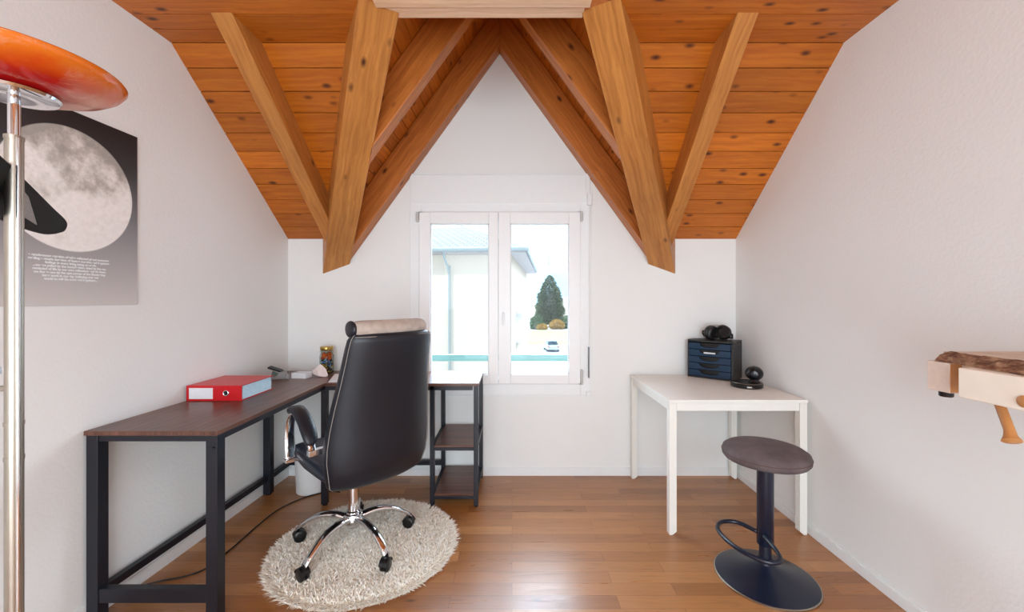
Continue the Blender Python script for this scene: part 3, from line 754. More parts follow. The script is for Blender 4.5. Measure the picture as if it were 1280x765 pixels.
# ---------------------------------------------------------------- stool
sx_, sy_ = 1.174, 1.91
st = thing('bar_stool', 'low round stool with brown suede seat and blue-black metal pedestal', 'stool', (sx_,sy_,0))
bm = lathe(B(), [(0,0),(.208,0),(.212,.003),(.212,.007),(.206,.010),(.15,.026),(.09,.046),(.05,.062),(.036,.072),(.034,.085),(0,.085)], (sx_,sy_,0), 72)
obj('base', bm, M['stoolmetal'], st, smooth=True)
obj('base_rim', lathe(B(), [(.210,.0005),(.2145,.002),(.2145,.006),(.210,.008)], (sx_,sy_,0), 72), M['steel'], st, smooth=True)
obj('pole', lathe(B(), [(0,.07),(.026,.07),(.026,.25),(0,.25)], (sx_,sy_,0), 32), M['stoolmetal'], st, smooth=True)
obj('sleeve', lathe(B(), [(0,.155),(.033,.155),(.035,.158),(.035,.552),(0,.552)], (sx_,sy_,0), 36), M['stoolmetal'], st, smooth=True)
bm = lathe(B(), [(0,.545),(.15,.545),(.170,.549),(.179,.560),(.181,.575),(.176,.592),(.160,.603),(.12,.609),(.06,.612),(0,.613)], (sx_,sy_,0), 72)
obj('seat', bm, M['suede'], st, smooth='all')
hoop = [(1.145,1.925,.205),(1.10,2.005,.203),(1.03,2.015,.202),(.978,1.96,.20),(.972,1.86,.20),(1.005,1.765,.20),(1.06,1.708,.20),(1.112,1.712,.20),(1.142,1.77,.20),(1.152,1.86,.205),(1.158,1.895,.205)]
obj('footrest', tube(B(), smoothpts(hoop), .0095, 12), M['stoolmetal'], st, smooth='all')
obj('seam', tube(B(), [(sx_+.1805*math.cos(a*PI/36),sy_+.1805*math.sin(a*PI/36),.577) for a in range(72)], .0014, 6, closed=True), simple('seam_thread',(88,60,48),.8), st)

# ---------------------------------------------------------------- rug
rc = Vd((-.76,2.15,0)); RR = .455
rug = thing('round_rug', 'round cream shaggy rug under the office chair', 'rug', (rc.x,rc.y,0))
obj('backing', lathe(B(), [(0,0),(RR-.01,0),(RR,.004),(RR-.01,.009),(0,.010)], (rc.x,rc.y,0), 64), M['wool2'], rug)
vs, fs = [], []
rr = random.Random(3)
for k in range(17000):
    a = rr.uniform(0,2*PI); q = (RR-.004)*math.sqrt(rr.random())
    if k % 12 == 0: q = RR-.01*rr.random()
    x, y_ = q*math.cos(a), q*math.sin(a)
    ln = rr.uniform(.026,.042); ta = rr.uniform(0,2*PI); tl = rr.uniform(.3,1.15)
    dx, dy, dz = math.cos(ta)*math.sin(tl), math.sin(ta)*math.sin(tl), math.cos(tl)*.75
    if q > RR-.03: dx = .5*dx+.8*math.cos(a)*rr.uniform(.5,1); dy = .5*dy+.8*math.sin(a)*rr.uniform(.5,1); dz *= .7
    w = rr.uniform(.002,.0032); b0 = len(vs)
    px_, py_ = -math.sin(ta)*w, math.cos(ta)*w; qx, qy = math.cos(ta)*w, math.sin(ta)*w
    X_, Y_, Z_ = rc.x+x, rc.y+y_, .007
    for (f_, ww) in ((0,1),(.6,1.05)):
        cx_, cy_, cz_ = X_+dx*ln*f_, Y_+dy*ln*f_, Z_+dz*ln*f_*(1.15 if f_ else 1)
        vs += [(cx_+px_*ww,cy_+py_*ww,cz_),(cx_-px_*ww*.5+qx*ww,cy_-py_*ww*.5+qy*ww,cz_),(cx_-px_*ww*.5-qx*ww,cy_-py_*ww*.5-qy*ww,cz_)]
    vs.append((X_+dx*ln,Y_+dy*ln,Z_+dz*ln*.95))
    for i in range(3):
        j = (i+1)%3; fs.append((b0+i,b0+j,b0+3+j,b0+3+i)); fs.append((b0+3+i,b0+3+j,b0+6))
def woolmat():
    m, nt, b, out = new_mat('wool_tufts'); geo = N(nt,'ShaderNodeNewGeometry')
    L(nt, ramp(nt, geo.outputs['Random Per Island'], [(0,srgb((236,226,208))),(.4,srgb((248,243,232))),(1,srgb((253,251,246)))]), b.inputs['Base Color']); inp(b, Roughness=.9)
    b.inputs['Specular IOR Level'].default_value = .1; return m
o = obj('pile', (vs,fs), woolmat(), rug); o['kind'] = 'stuff'

# ---------------------------------------------------------------- office chair
cx, cy = -.82, 2.13
YAW = R(46)
ch = thing('office_chair', 'high-backed black leather office chair with chrome arms and beige headrest', 'chair', (cx,cy,0), YAW)
z0 = .022
hubz = .135
obj('gas_column', lathe(B(), [(0,.115),(.024,.115),(.026,.12),(.026,.17),(.034,.172),(.034,.20),(.0275,.204),(.0275,.43),(0,.43)], n=36), M['chrome'], ch, local=True, smooth=True)
obj('hub', lathe(B(), [(0,.118),(.030,.118),(.040,.135),(.048,.142),(.050,.176),(.044,.188),(.028,.192)], n=36), M['chrome'], ch, local=True, smooth=True)
for k in range(5):
    a = R(32+72*k)-YAW
    d = Vd((math.cos(a),math.sin(a),0)); n_ = Vd((-d.y,d.x,0))
    rings = []
    for i in range(13):
        u = i/12; r_ = .03+.275*u
        zc = .163+.036*math.sin(u*PI*.75)-.099*u**1.9
        w = .025-.008*u; h = .018-.007*u
        c = d*r_+Vd((0,0,zc))
        rings.append([c+n_*w*math.cos(2*PI*j/12)+Vd((0,0,1))*h*math.sin(2*PI*j/12) for j in range(12)])
    lg = obj('base_arm', loft(B(), rings), M['chrome'], ch, local=True, smooth='all')
    e = d*.303; 
    ca = a+R(50+40*k); wd_ = Vd((math.cos(ca),math.sin(ca),0)); wn = Vd((-wd_.y,wd_.x,0))
    bm = B()
    e2 = e+wn*.012
    for sg in (-1,1):
        c0 = e2+wd_*sg*.010+Vd((0,0,z0+.0295)); rs = []
        for (off, rad) in ((-.008,.022),(-.006,.0295),(.006,.0295),(.009,.024)):
            rs.append([c0+wd_*sg*off+(wn*math.cos(2*PI*j/24)+Vd((0,0,1))*math.sin(2*PI*j/24))*rad for j in range(24)])
        loft(bm, rs)
    cs = obj('caster', bm, M['plastic'], lg, local=True, smooth=True)
    bm = B(); rs = []
    for off in (-.020,.020):
        arc = [e2+wd_*off+(wn*math.cos(t_)+Vd((0,0,1))*math.sin(t_))*.033+Vd((0,0,z0+.0295)) for t_ in [R(10+16*j) for j in range(11)]]
        arc += [e2+wd_*off+(wn*math.cos(t_)+Vd((0,0,1))*math.sin(t_))*.030+Vd((0,0,z0+.0295)) for t_ in [R(170-16*j) for j in range(11)]]
        rs.append(arc)
    loft(bm, rs); tube(bm, [e+Vd((0,0,z0+.054)),e+Vd((0,0,.098))], .006, 10)
    obj('caster_hood', bm, M['plastic'], cs, local=True)
# seat mechanism
obj('mechanism', bx((-.08,-.11,.405),(.08,.12,.435)), M['plastic'], ch, local=True, bev=.008)
obj('tilt_lever', tube(B(), smoothpts([(.06,-.02,.42),(.16,-.06,.405),(.20,-.08,.40)]), [.005]*6+[.006]*3+[.010]*4, 12), M['plastic'], ch, local=True, smooth='all')
# seat cushion (local y = forward)
def se(n, a, b_, e=2.6):
    out = []
    for i in range(n):
        t = 2*PI*i/n; c, s = math.cos(t), math.sin(t)
        out.append((a*math.copysign(abs(c)**(2/e),c), b_*math.copysign(abs(s)**(2/e),s)))
    return out
rings = []
NS = 20
for i in range(NS+1):
    u = i/NS; y_ = -.19+.455*u
    w = (.205+.03*math.sin(min(1,u*1.3)*PI/2))*(1 if u < .85 else math.sqrt(max(.03,1-((u-.85)/.155)**2*.55)))
    top = .492+.062*math.sin(u*PI*.55)-(.10*max(0,(u-.8)/.2)**2)
    bot = .408+.02*u+(.05*max(0,(u-.55)/.45))
    th = max(.012,(top-bot)/2)
    rings.append([(x, y_, (top+bot)/2+z + .016*(abs(x)/.23)**2) for x, z in se(32, w, th, 3.0)])
obj('seat', loft(B(), rings), M['seatleather'], ch, local=True, smooth='all')
# backrest shell
def SX(z): return .040
zs = [(.402,-.165,.175,.030),(.410,-.190,.205,.042),(.435,-.222,.228,.050),(.50,-.245,.242,.054),(.56,-.252,.250,.054),(.62,-.258,.250,.052),(.70,-.266,.243,.050),(.80,-.280,.230,.048),(.90,-.297,.215,.047),(1.0,-.318,.203,.046),(1.07,-.335,.197,.044),(1.110,-.346,.192,.040),(1.130,-.350,.182,.03),(1.137,-.351,.165,.018)]
zi = []
for i in range(len(zs)-1):
    for k in range(3):
        t = k/3; zi.append(tuple(zs[i][j]*(1-t)+zs[i+1][j]*t for j in range(4)))
zi.append(zs[-1])
rings = []
for (z_, yc, w, th) in zi:
    rings.append([(x+SX(z_), yc+y_+.045*(abs(x)/.23)**2.2, z_) for x, y_ in se(40, w+.017, th, 3.2)])
bk = obj('backrest', loft(B(), rings), M['leather'], ch, local=True, smooth='all')
# piping along both edges of the rear shell
for sg in (-1,1):
    pts = [(SX(0)+sg*(w+.013), yc-th*.35+.045*((w-.004)/.23)**2.2, z_) for (z_,yc,w,th) in zi[2:-2]]
    obj('piping', tube(B(), pts, .0016, 6), M['piping'], bk, local=True)
pts = [(SX(0)+x,-.349-.012+.045*(abs(x)/.23)**2.2-.018,1.124) for x in [-.195+.039*i for i in range(11)]]
obj('piping', tube(B(), pts, .0016, 6), M['piping'], bk, local=True)
# headrest roll
rings = []
for i in range(25):
    u = -1+2*i/24; x = u*.202+SX(0)
    q = (1-abs(u)**12)**.5 if abs(u) < 1 else 0
    rr_ = max(.002,.036*q)
    rings.append([(x, -.325+.03*(abs(x)/.2)**2+rr_*1.25*math.cos(2*PI*j/24), 1.158+rr_*math.sin(2*PI*j/24)*1.05) for j in range(24)])
pl_ = obj('headrest', loft(B(), rings), M['pillow'], ch, local=True, smooth='all', label='beige plush headrest roll')
for sg in (-1,):
    m4 = Matrix.Translation((sg*.197+SX(0),-.302,1.157)) @ Matrix.Rotation(PI/2,4,'Y') @ Matrix.Diagonal((1,1.22,1,1))
    bm = lathe(B(), [(0,-.007),(.026,-.006),(.035,-.002),(.038,.005),(.036,.012),(0,.012)], n=28); bmesh.ops.transform(bm, matrix=m4, verts=bm.verts)
    obj('headrest_end', bm, M['leather'], pl_, local=True, smooth='all', label='black leather end cap')
# arms: flat chrome loop, leather pad
for sg in (-1,1):
    x = sg*.268+.012
    path = smoothpts([(x,.135,.50),(x,.155,.56),(x,.158,.64),(x,.130,.705),(x,.08,.738),(x,.01,.735),(x,-.06,.70),(x,-.12,.645),(x,-.145,.605)], 5)
    rings = []
    for i,p in enumerate(path):
        d = (path[min(i+1,len(path)-1)]-path[max(i-1,0)]).normalized(); u = Vd((1,0,0)); v = d.cross(u).normalized()
        f = i/(len(path)-1); w = .029-.012*min(1,f*1.6); h = .014-.006*min(1,f*1.6)
        rings.append([p+u*w*a_+v*h*b_ for a_,b_ in se(14,1,1,3)])
    ar = obj('armrest', loft(B(), rings), M['chrome'], ch, local=True, smooth='all')
    pp = smoothpts([(x,.115,.735),(x,.08,.756),(x,.02,.757),(x,-.05,.727),(x,-.105,.68),(x,-.138,.632)], 5)
    rings = []
    for i,p in enumerate(pp):
        d = (pp[min(i+1,len(pp)-1)]-pp[max(i-1,0)]).normalized(); u = Vd((1,0,0)); v = d.cross(u).normalized()
        f = i/(len(pp)-1); e_ = math.sqrt(max(.06,1-abs(2*f-1)**6))
        rings.append([p+u*.034*e_*a_+v*.019*e_*b_ for a_,b_ in se(18,1,1,2.6)])
    obj('arm_pad', loft(B(), rings), M['leather'], ar, local=True, smooth='all', label='black leather arm pad')
    bm = B(); box(bm, (min(x-sg*.06,x+sg*.02),-.162,.590),(max(x-sg*.06,x+sg*.02),-.130,.616)); obj('arm_bracket', bm, M['chrome'], ar, local=True, bev=.003)
    bm = B(); box(bm, (min(x-sg*.06,x+sg*.03),.115,.487),(max(x-sg*.06,x+sg*.03),.155,.503)); obj('arm_bracket', bm, M['chrome'], ar, local=True, bev=.003)

# waste bin and cable
wbx, wby = -1.355, 2.79
bn = thing('waste_bin', 'white cylindrical bin on the floor behind the office chair', 'bin', (wbx,wby,0))
obj('bin_body', lathe(B(), [(0,0),(.092,0),(.096,.004),(.105,.25),(.102,.25),(.093,.008),(0,.006)], (wbx,wby,0), 48), M['bin'], bn, smooth=True)
obj('rim', tube(B(), [(wbx+.1035*math.cos(a*PI/24),wby+.1035*math.sin(a*PI/24),.25) for a in range(48)], .003, 6, closed=True), M['bin'], bn)
def FP(px, py): s = (py-374)/HC; return ((px-640)/s, 515/s)
cb = [(425,616),(409,615.5),(380,623),(348,638),(321,659),(294,683),(274,699),(255.5,713),(230,722),(195,729),(160,739.6),(138,752)]
pts = [(*FP(*p),.005) for p in cb] ; pts.append((-1.66,1.62,.005)); pts.append((-1.672,1.45,.005))
tag(obj('power_cable', tube(B(), smoothpts(pts), .0038, 8), M['black'], smooth='all'), 'thin black power cable snaking over the floor beneath the desk', 'cable')

# ---------------------------------------------------------------- floor lamp
lx, ly = -1.148, .95
lp = thing('floor_lamp', 'tall chrome floor lamp with red-orange glass bowl and black reading head', 'lamp', (lx,ly,0))
obj('base', lathe(B(), [(0,0),(.14,0),(.14,.012),(.13,.02),(.03,.026),(0,.026)], (lx,ly,0), 48), M['steel'], lp, smooth=True)
pr = .0155
obj('pole', lathe(B(), [(0,.02),(pr,.02),(pr,1.662),(0,1.662)], (lx,ly,0), 28), M['steel'], lp, smooth=True)
obj('side_tube', lathe(B(), [(0,.02),(.0035,.02),(.0035,1.66),(0,1.66)], (lx+pr+.001,ly-.006,0), 12), M['chrome'], lp, smooth=True)
obj('upper_pole', lathe(B(), [(0,1.655),(.0105,1.655),(.0105,1.775),(0,1.775)], (lx,ly,0), 24), M['chrome'], lp, smooth=True)
for z_ in (1.658,1.0,.92): obj('collar', lathe(B(), [(0,0),(pr+.0012,0),(pr+.0012,.008),(0,.008)], (lx,ly,z_), 28), M['steel'], lp, smooth=True)
obj('shade_plate', lathe(B(), [(.010,.008),(.05,.0),(.072,.006),(.076,.012),(.07,.016),(0,.016)], (lx,ly,1.752), 48), M['chrome'], lp, smooth=True)
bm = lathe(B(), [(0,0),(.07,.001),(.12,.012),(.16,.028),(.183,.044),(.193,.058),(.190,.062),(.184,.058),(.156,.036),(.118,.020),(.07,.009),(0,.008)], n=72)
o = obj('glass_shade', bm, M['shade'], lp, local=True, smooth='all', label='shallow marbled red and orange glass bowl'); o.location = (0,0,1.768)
# reading head: rounded black slab on a short arm
P1, P2, P3 = Vd((-1.18,1.0,1.575)), Vd((-1.325,1.25,1.560)), Vd((-1.235,1.045,1.485))
e1 = (P2-P1).normalized(); nrm_ = e1.cross(P3-P1).normalized(); e2 = nrm_.cross(e1).normalized()
if nrm_.dot(Vd((0,0,HC))-P1) < 0: nrm_ = -nrm_
if e2.z > 0: e2 = -e2
def slab(scale, off, th, outl):
    c = sum((Vd((a,b_,0)) for a,b_ in outl), Vd())/len(outl)
    pts = [P1+e1*(c.x+(a-c.x)*scale)+e2*(c.y+(b_-c.y)*scale)+nrm_*off for a,b_ in outl]
    return prism(B(), pts, -nrm_*th)
outl2 = smoothpts([(-.26,-.01,0),(-.15,-.025,0),(0,-.004,0),(.16,.022,0),(.27,.040,0),(.288,.062,0),(.27,.078,0),(.19,.10,0),(.05,.105,0),(-.12,.1,0),(-.26,.09,0),(-.29,.04,0)], 5, closed=True)
outl = [(p.x,p.y) for p in outl2]
hd = obj('reading_head', slab(1,0,.018,outl), simple('soft_black_shell',(10,10,12),.6,spec=.25), lp, bev=.004, label='black rounded reading lamp head')
pan = [(-.02,.015),(.035,.03),(.125,.085),(.0,.075)]
obj('light_panel', slab(1,.0015,.003,pan), simple('grey_prismatic_panel',(150,148,146),.3,noise=.3,nscale=300), hd)
bm = tube(B(), smoothpts([(lx-.01,ly,1.085),(lx-.09,ly-.005,1.086),(lx-.14,ly+.0,1.12),(lx-.16,ly+.03,1.3),(lx-.15,ly+.05,1.47),(lx-.115,ly+.06,1.545)]), .007, 12)
obj('reading_arm', bm, M['steel'], lp, smooth='all')
obj('switch_knob', lathe(B(), [(0,-.012),(.009,-.008),(.009,.008),(0,.012)], (lx-.045,ly+.002,1.125), 16), M['chrome'], lp, smooth=True)
obj('switch_stem', tube(B(), [(lx-.045,ly+.002,1.088),(lx-.045,ly+.002,1.118)], .003, 8), M['chrome'], lp)

# ---------------------------------------------------------------- moon poster
def poster_mat():
    m, nt, b, out = new_mat('moon_print')
    tc = N(nt,'ShaderNodeTexCoord'); sep = N(nt,'ShaderNodeSeparateXYZ'); L(nt, tc.outputs['Object'], sep.inputs[0])
    # printed grey ramp
    zr = N(nt,'ShaderNodeMapRange'); inp(zr, From_Min=-.375, From_Max=.375); L(nt, sep.outputs[1], zr.inputs[0])
    bg = ramp(nt, zr.outputs[0], [(0, srgb((208,205,202))),(.25, srgb((172,170,172))),(.5, srgb((120,119,122))),(.78, srgb((58,56,60))),(1, srgb((30,29,34)))])
    # moon disc
    mp = N(nt,'ShaderNodeMapping'); mp.inputs['Location'].default_value = (-MC[0],-MC[1],0); L(nt, tc.outputs['Object'], mp.inputs[0])
    ln = N(nt,'ShaderNodeVectorMath', operation='LENGTH')
    mz = N(nt,'ShaderNodeMapping'); mz.inputs['Scale'].default_value = (1,1,0); L(nt, mp.outputs[0], mz.inputs[0]); L(nt, mz.outputs[0], ln.inputs[0])
    disc = N(nt,'ShaderNodeMapRange'); inp(disc, From_Min=.2395, From_Max=.2355); L(nt, ln.outputs['Value'], disc.inputs[0])
    n1 = N(nt,'ShaderNodeTexNoise'); inp(n1, Scale=7.5, Detail=8, Roughness=.6); L(nt, mp.outputs[0], n1.inputs['Vector'])
    sm = N(nt,'ShaderNodeSeparateXYZ'); L(nt, mp.outputs[0], sm.inputs[0])
    up = N(nt,'ShaderNodeMath', operation='MULTIPLY_ADD'); up.inputs[1].default_value = -.75; L(nt, sm.outputs[1], up.inputs[0]); L(nt, n1.outputs['Fac'], up.inputs[2])
    mare = ramp(nt, up.outputs[0], [(.32, srgb((174,172,166))),(.40, srgb((204,202,196))),(.47, srgb((236,235,231))),(.56, srgb((250,249,247)))])
    vo = N(nt,'ShaderNodeTexVoronoi'); inp(vo, Scale=34); L(nt, mp.outputs[0], vo.inputs['Vector'])
    mare = mix(nt, .35, mare, ramp(nt, vo.outputs['Distance'], [(.05, G(.78)),(.18, G(1.08)),(.4, G(.98))]), 'MULTIPLY')
    n3 = N(nt,'ShaderNodeTexNoise'); inp(n3, Scale=60, Detail=5); L(nt, mp.outputs[0], n3.inputs['Vector'])
    mare = mix(nt, .25, mare, ramp(nt, n3.outputs['Fac'], [(.3, G(.75)),(.6, G(1.05))]), 'MULTIPLY')
    L(nt, mix(nt, disc.outputs[0], bg, mare), b.inputs['Base Color']); inp(b, Roughness=.45)
    return m
pyc = 1.855-.375; pzc = (2.018+1.265)/2
MC = (1.592-pyc, 1.712-pzc)
wt = math.atan(.045)
pm = Matrix.Translation((XL(pyc)+.001,pyc,pzc)) @ Matrix.Rotation(-wt,4,'Z') @ Matrix(((0,0,1,0),(1,0,0,0),(0,1,0,0),(0,0,0,1)))
po = bpy.data.objects.new('moon_poster', None); link(po); po.location = (0,0,0)
po.matrix_world = pm; WM[po.name] = pm
tag(po, 'square grey poster of the full moon with white text on left wall', 'poster')
obj('print', bx((-.375,-.3765,0),(.375,.3765,.006)), poster_mat(), po, local=True, bev=.001)
tx = bpy.data.curves.new('poster_text','FONT')
tx.body = ("a synchronous rotation of solar reflected planet moments\nreading a simple duration of human location and happiness\nfeelings in every living being on earth,\n"
 "...we are pulled by the moon's tides, tided by the sun\nreminded of life by our own reflections and shadows,\nwe live as one by the epic power of the illuminating\n"
 "lunar work in our sky, believing over our\nworld to reliable trust and happiness...")
tx.align_x = 'CENTER'; tx.size = .0118; tx.space_line = 1.02; tx.extrude = .0002; tx.offset = .0007
tx.materials.append(M['paper'])
tmp_ = bpy.data.objects.new('text_source', tx); link(tmp_); bpy.context.view_layer.update()
tme = bpy.data.meshes.new_from_object(tmp_.evaluated_get(bpy.context.evaluated_depsgraph_get())); bpy.data.objects.remove(tmp_)
tme.materials.clear(); tme.materials.append(M['paper'])
to = bpy.data.objects.new('poster_text', tme); link(to); to.parent = po
to.location = (1.590-pyc, 1.446-pzc, .0064); to['label'] = 'eight small lines of white text'

# ---------------------------------------------------------------- live-edge shelf on right wall
ls = thing('live_edge_shelf', 'bark-edged wooden slab shelf on pale wooden bracket at right wall', 'shelf', (1.5,1.1,1.1))
rr = random.Random(5)
top_e, bot_e = [], []
n_ = 40
for i in range(n_+1):
    u = i/n_; y_ = 1.262-u*.72
    top_e.append((1.315+.012*math.sin(u*9)+rr.uniform(-.004,.004)+(.028*(1-u*12) if u < .083 else 0), y_, 1.131+rr.uniform(-.002,.001)))
    bot_e.append((1.288+.010*math.sin(u*11+1)+rr.uniform(-.004,.004), y_+.006, 1.1005))
bm = B()
back_t = [(XR,1.285,1.127)] ; 
vt = [bm.verts.new(p) for p in top_e]; vb = [bm.verts.new(p) for p in bot_e]
mid = [bm.verts.new(((a[0]+b_[0])/2-.008+rr.uniform(-.004,.004),(a[1]+b_[1])/2,1.116+rr.uniform(-.004,.004))) for a,b_ in zip(top_e,bot_e)]
for i in range(n_):
    bm.faces.new((vt[i],vt[i+1],mid[i+1],mid[i])); bm.faces.new((mid[i],mid[i+1],vb[i+1],vb[i]))
# bark strip gets thickness towards the wall
inn_t = [bm.verts.new((1.335,p[1],1.129)) for p in top_e]; inn_b = [bm.verts.new((1.335,p[1],1.101)) for p in top_e]
for i in range(n_):
    bm.faces.new((vt[i+1],vt[i],inn_t[i],inn_t[i+1])); bm.faces.new((vb[i],vb[i+1],inn_b[i+1],inn_b[i])); bm.faces.new((inn_t[i],inn_b[i],inn_b[i+1],inn_t[i+1]))
bm.faces.new((vt[0],mid[0],vb[0],inn_b[0],inn_t[0])); bm.faces.new((inn_t[-1],inn_b[-1],vb[-1],mid[-1],vt[-1]))
obj('bark_edge', bm, M['bark'], ls, label='rough brown bark edge')
o = obj('slab', bx((1.334,.54,1.101),(XR-.001,1.275,1.1285)), timber('pale_slab_wood',(226,204,180),(190,158,128),knots=.2), ls, bev=.002); uv_along(o,(0,1,0),6)
obj('bracket_beam', bx((1.25,.52,1.016),(1.29,1.155,1.0985)), M['maple'], ls, bev=.003, label='pale maple beam')
obj('bracket_block', bx((1.30,1.224,1.010),(XR-.001,1.29,1.0995)), M['maple2'], ls, bev=.002, label='end block with orange wood grain')
obj('block_end_grain', bx((1.302,1.2225,1.012),(1.335,1.2242,1.0975)), M['beech'], ls, label='orange end grain of the block')
obj('crossbar', bx((1.29,1.03,1.03),(XR-.001,1.07,1.0995)), M['maple'], ls, bev=.002)
obj('rubber_foot', lathe(B(), [(0,0),(.015,0),(.017,.003),(.017,.018),(0,.018)], (1.33,1.262,.992), 24), M['plastic'], ls, smooth=True)
m4 = Matrix.Translation((1.2485,1.005,1.040)) @ Matrix.Rotation(-PI/2,4,'Y')
bm = lathe(B(), [(0,.006),(.010,.005),(.0145,.001),(.0145,-.004),(0,-.004)], n=28); bmesh.ops.transform(bm, matrix=m4, verts=bm.verts); obj('dowel_cap', bm, M['beech'], ls, smooth=True)
bm = tube(B(), [(1.31,1.118,1.04),(1.262,1.045,.958),(1.254,1.036,.945),(1.25,1.03,.935),(1.249,1.028,.932)], [.0105,.0105,.013,.019,.010], 24); obj('dowel', bm, M['beech'], ls, smooth=True, label='slanting orange wooden peg with flared end')

# ---------------------------------------------------------------- outside
GZ = -6.0
bm = bx((-120,6,GZ-.5),(160,66,GZ)); struct('ground', bm, M['asphalt'])
tag(obj('lawn', bx((-60,67,GZ-.3),(90,96,GZ+.05)), M['grass']), 'strip of sunlit lawn seen through right window pane', 'lawn')
struct('ground', bx((-200,60,GZ-.6),(250,900,GZ-.02)), simple('pale_road',(150,146,144),.9,noise=.06,nscale=.1))
# white road marking
tag(obj('road_marking', prism(B(), [(5.2,38,GZ+.01),(5.5,38,GZ+.01),(4.9,44,GZ+.01),(4.6,44,GZ+.01)], (0,0,.01)), M['paper']), 'short white line painted on the road below the window', 'road marking')
# safety rail outside the window
rl = thing('window_guard_rail', 'green metal guard rail crossing outside the window', 'railing', (-.1,3.34,.8))
obj('rail_bar', bx((-.95,3.32,.79),(.85,3.36,.842)), M['railing'], rl, bev=.006)
for x in (-.9,.8): obj('rail_bracket', bx((x-.02,YB+.221,.795),(x+.02,3.32,.835)), M['railing'], rl, bev=.003)
# neighbouring house, local frame: origin at the near right wall corner
TH = R(-5)
hs = thing('apartment_house', 'cream neighbouring house with grey tiled hip roof and downpipe', 'house', (-.05,14,GZ), TH)
hh = 2.95-GZ; HW, HDp = 9.2, 10.0
bm = bx((-HW,0,0),(0,HDp,hh)); hw = obj('walls', bm, M['facade'], hs, local=True)
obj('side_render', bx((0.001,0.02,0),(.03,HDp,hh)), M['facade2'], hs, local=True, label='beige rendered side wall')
oh = .55
bm = B(); e = [(-HW-oh,-oh,hh),(oh,-oh,hh),(oh,HDp+oh,hh),(-HW-oh,HDp+oh,hh)]
ap1 = (-2.65,HDp*.47,hh+1.72); ap2 = (-HW+4.0,HDp*.53,hh+1.72)
V = [bm.verts.new(p) for p in e]; a1 = bm.verts.new(ap1); a2 = bm.verts.new(ap2)
for f in ((V[0],V[1],a1,a2),(V[1],V[2],a1),(V[2],V[3],a2,a1),(V[3],V[0],a2),(V[3],V[2],V[1],V[0])): bm.faces.new(f)
rf = obj('roof', bm, M['tiles'], hs, local=True)
uvl = rf.data.uv_layers.new(name='UVMap')
for p in rf.data.polygons:
    n = p.normal; ud = Vd((0,0,1)).cross(n); ud = ud.normalized() if ud.length > .01 else Vd((1,0,0)); vdv = n.cross(ud)
    for li in p.loop_indices:
        co = rf.data.vertices[rf.data.loops[li].vertex_index].co; uvl.data[li].uv = (co.dot(ud), co.dot(vdv))
obj('soffit', bx((-HW-oh+.02,-oh+.02,hh-.14),(oh-.02,HDp+oh-.02,hh-.01)), simple('grey_soffit',(196,190,186),.8), hs, local=True)
bm = tube(B(), [(-HW-oh,-oh-.05,hh-.02),(oh+.05,-oh-.05,hh-.02),(oh+.05,HDp+oh,hh-.02)], .075, 10); obj('gutter', bm, M['gutter'], hs, local=True)
bm = tube(B(), smoothpts([(-2.2,-oh,hh-.06),(-2.18,-.35,hh-.3),(-2.1,-.1,hh-.75),(-2.1,-.07,hh-1.2),(-2.1,-.07,0)]), .04, 10); obj('downpipe', bm, M['gutter'], hs, local=True, smooth='all')
bm = B()
for k in range(7): box(bm, (.03+.0,2.0+k*.5,hh-3.3),(.055,2.04+k*.5,hh-2.2))
box(bm, (.03,1.9,hh-2.22),(.42,5.3,hh-2.14)); box(bm, (.03,1.9,hh-3.35),(.42,5.3,hh-3.25)); box(bm, (.38,1.9,hh-3.3),(.42,1.95,hh-2.14)); box(bm, (.38,5.25,hh-3.3),(.42,5.3,hh-2.14))
obj('balcony', bm, M['white'], hs, local=True)
# far hill
bm = B(); rings = []
prof = [(-600,26),(-300,34),(-100,30),(0,24),(30,30),(50,42),(60,46),(80,43),(110,34),(160,24),(300,30),(600,14)]
pts = [Vd((x,0,z)) for x,z in prof]; sp_ = smoothpts(pts, 6)
F = 1000/515*1.0
ridge = [(p.x*F*.9+0, 1000, HC+ (p.z)*F) for p in sp_]
r0 = [(x, y_-360, GZ-2) for x,y_,z in ridge]; r1 = [(x*.97, y_-160, GZ+(z-GZ)*.6) for x,y_,z in ridge]; r3 = [(x, y_+300, GZ-2) for x,y_,z in ridge]
loft(bm, [r0,r1,ridge,r3], cap=False, closed=False)
hl = tag(obj('distant_hill', bm, M['hillm'], smooth='all'), 'pale blue distant hill behind the conifer', 'hill')
ms = thing('radio_mast', 'tiny radio mast on the distant hill top', 'mast', (112,1000,HC+44*F))
obj('mast_pole', tube(B(), [(112-23,1000,HC+39*F),(112-23,1000,HC+53*F)], [1.0,.5], 6), simple('mast_grey',(120,130,140),.6), ms)
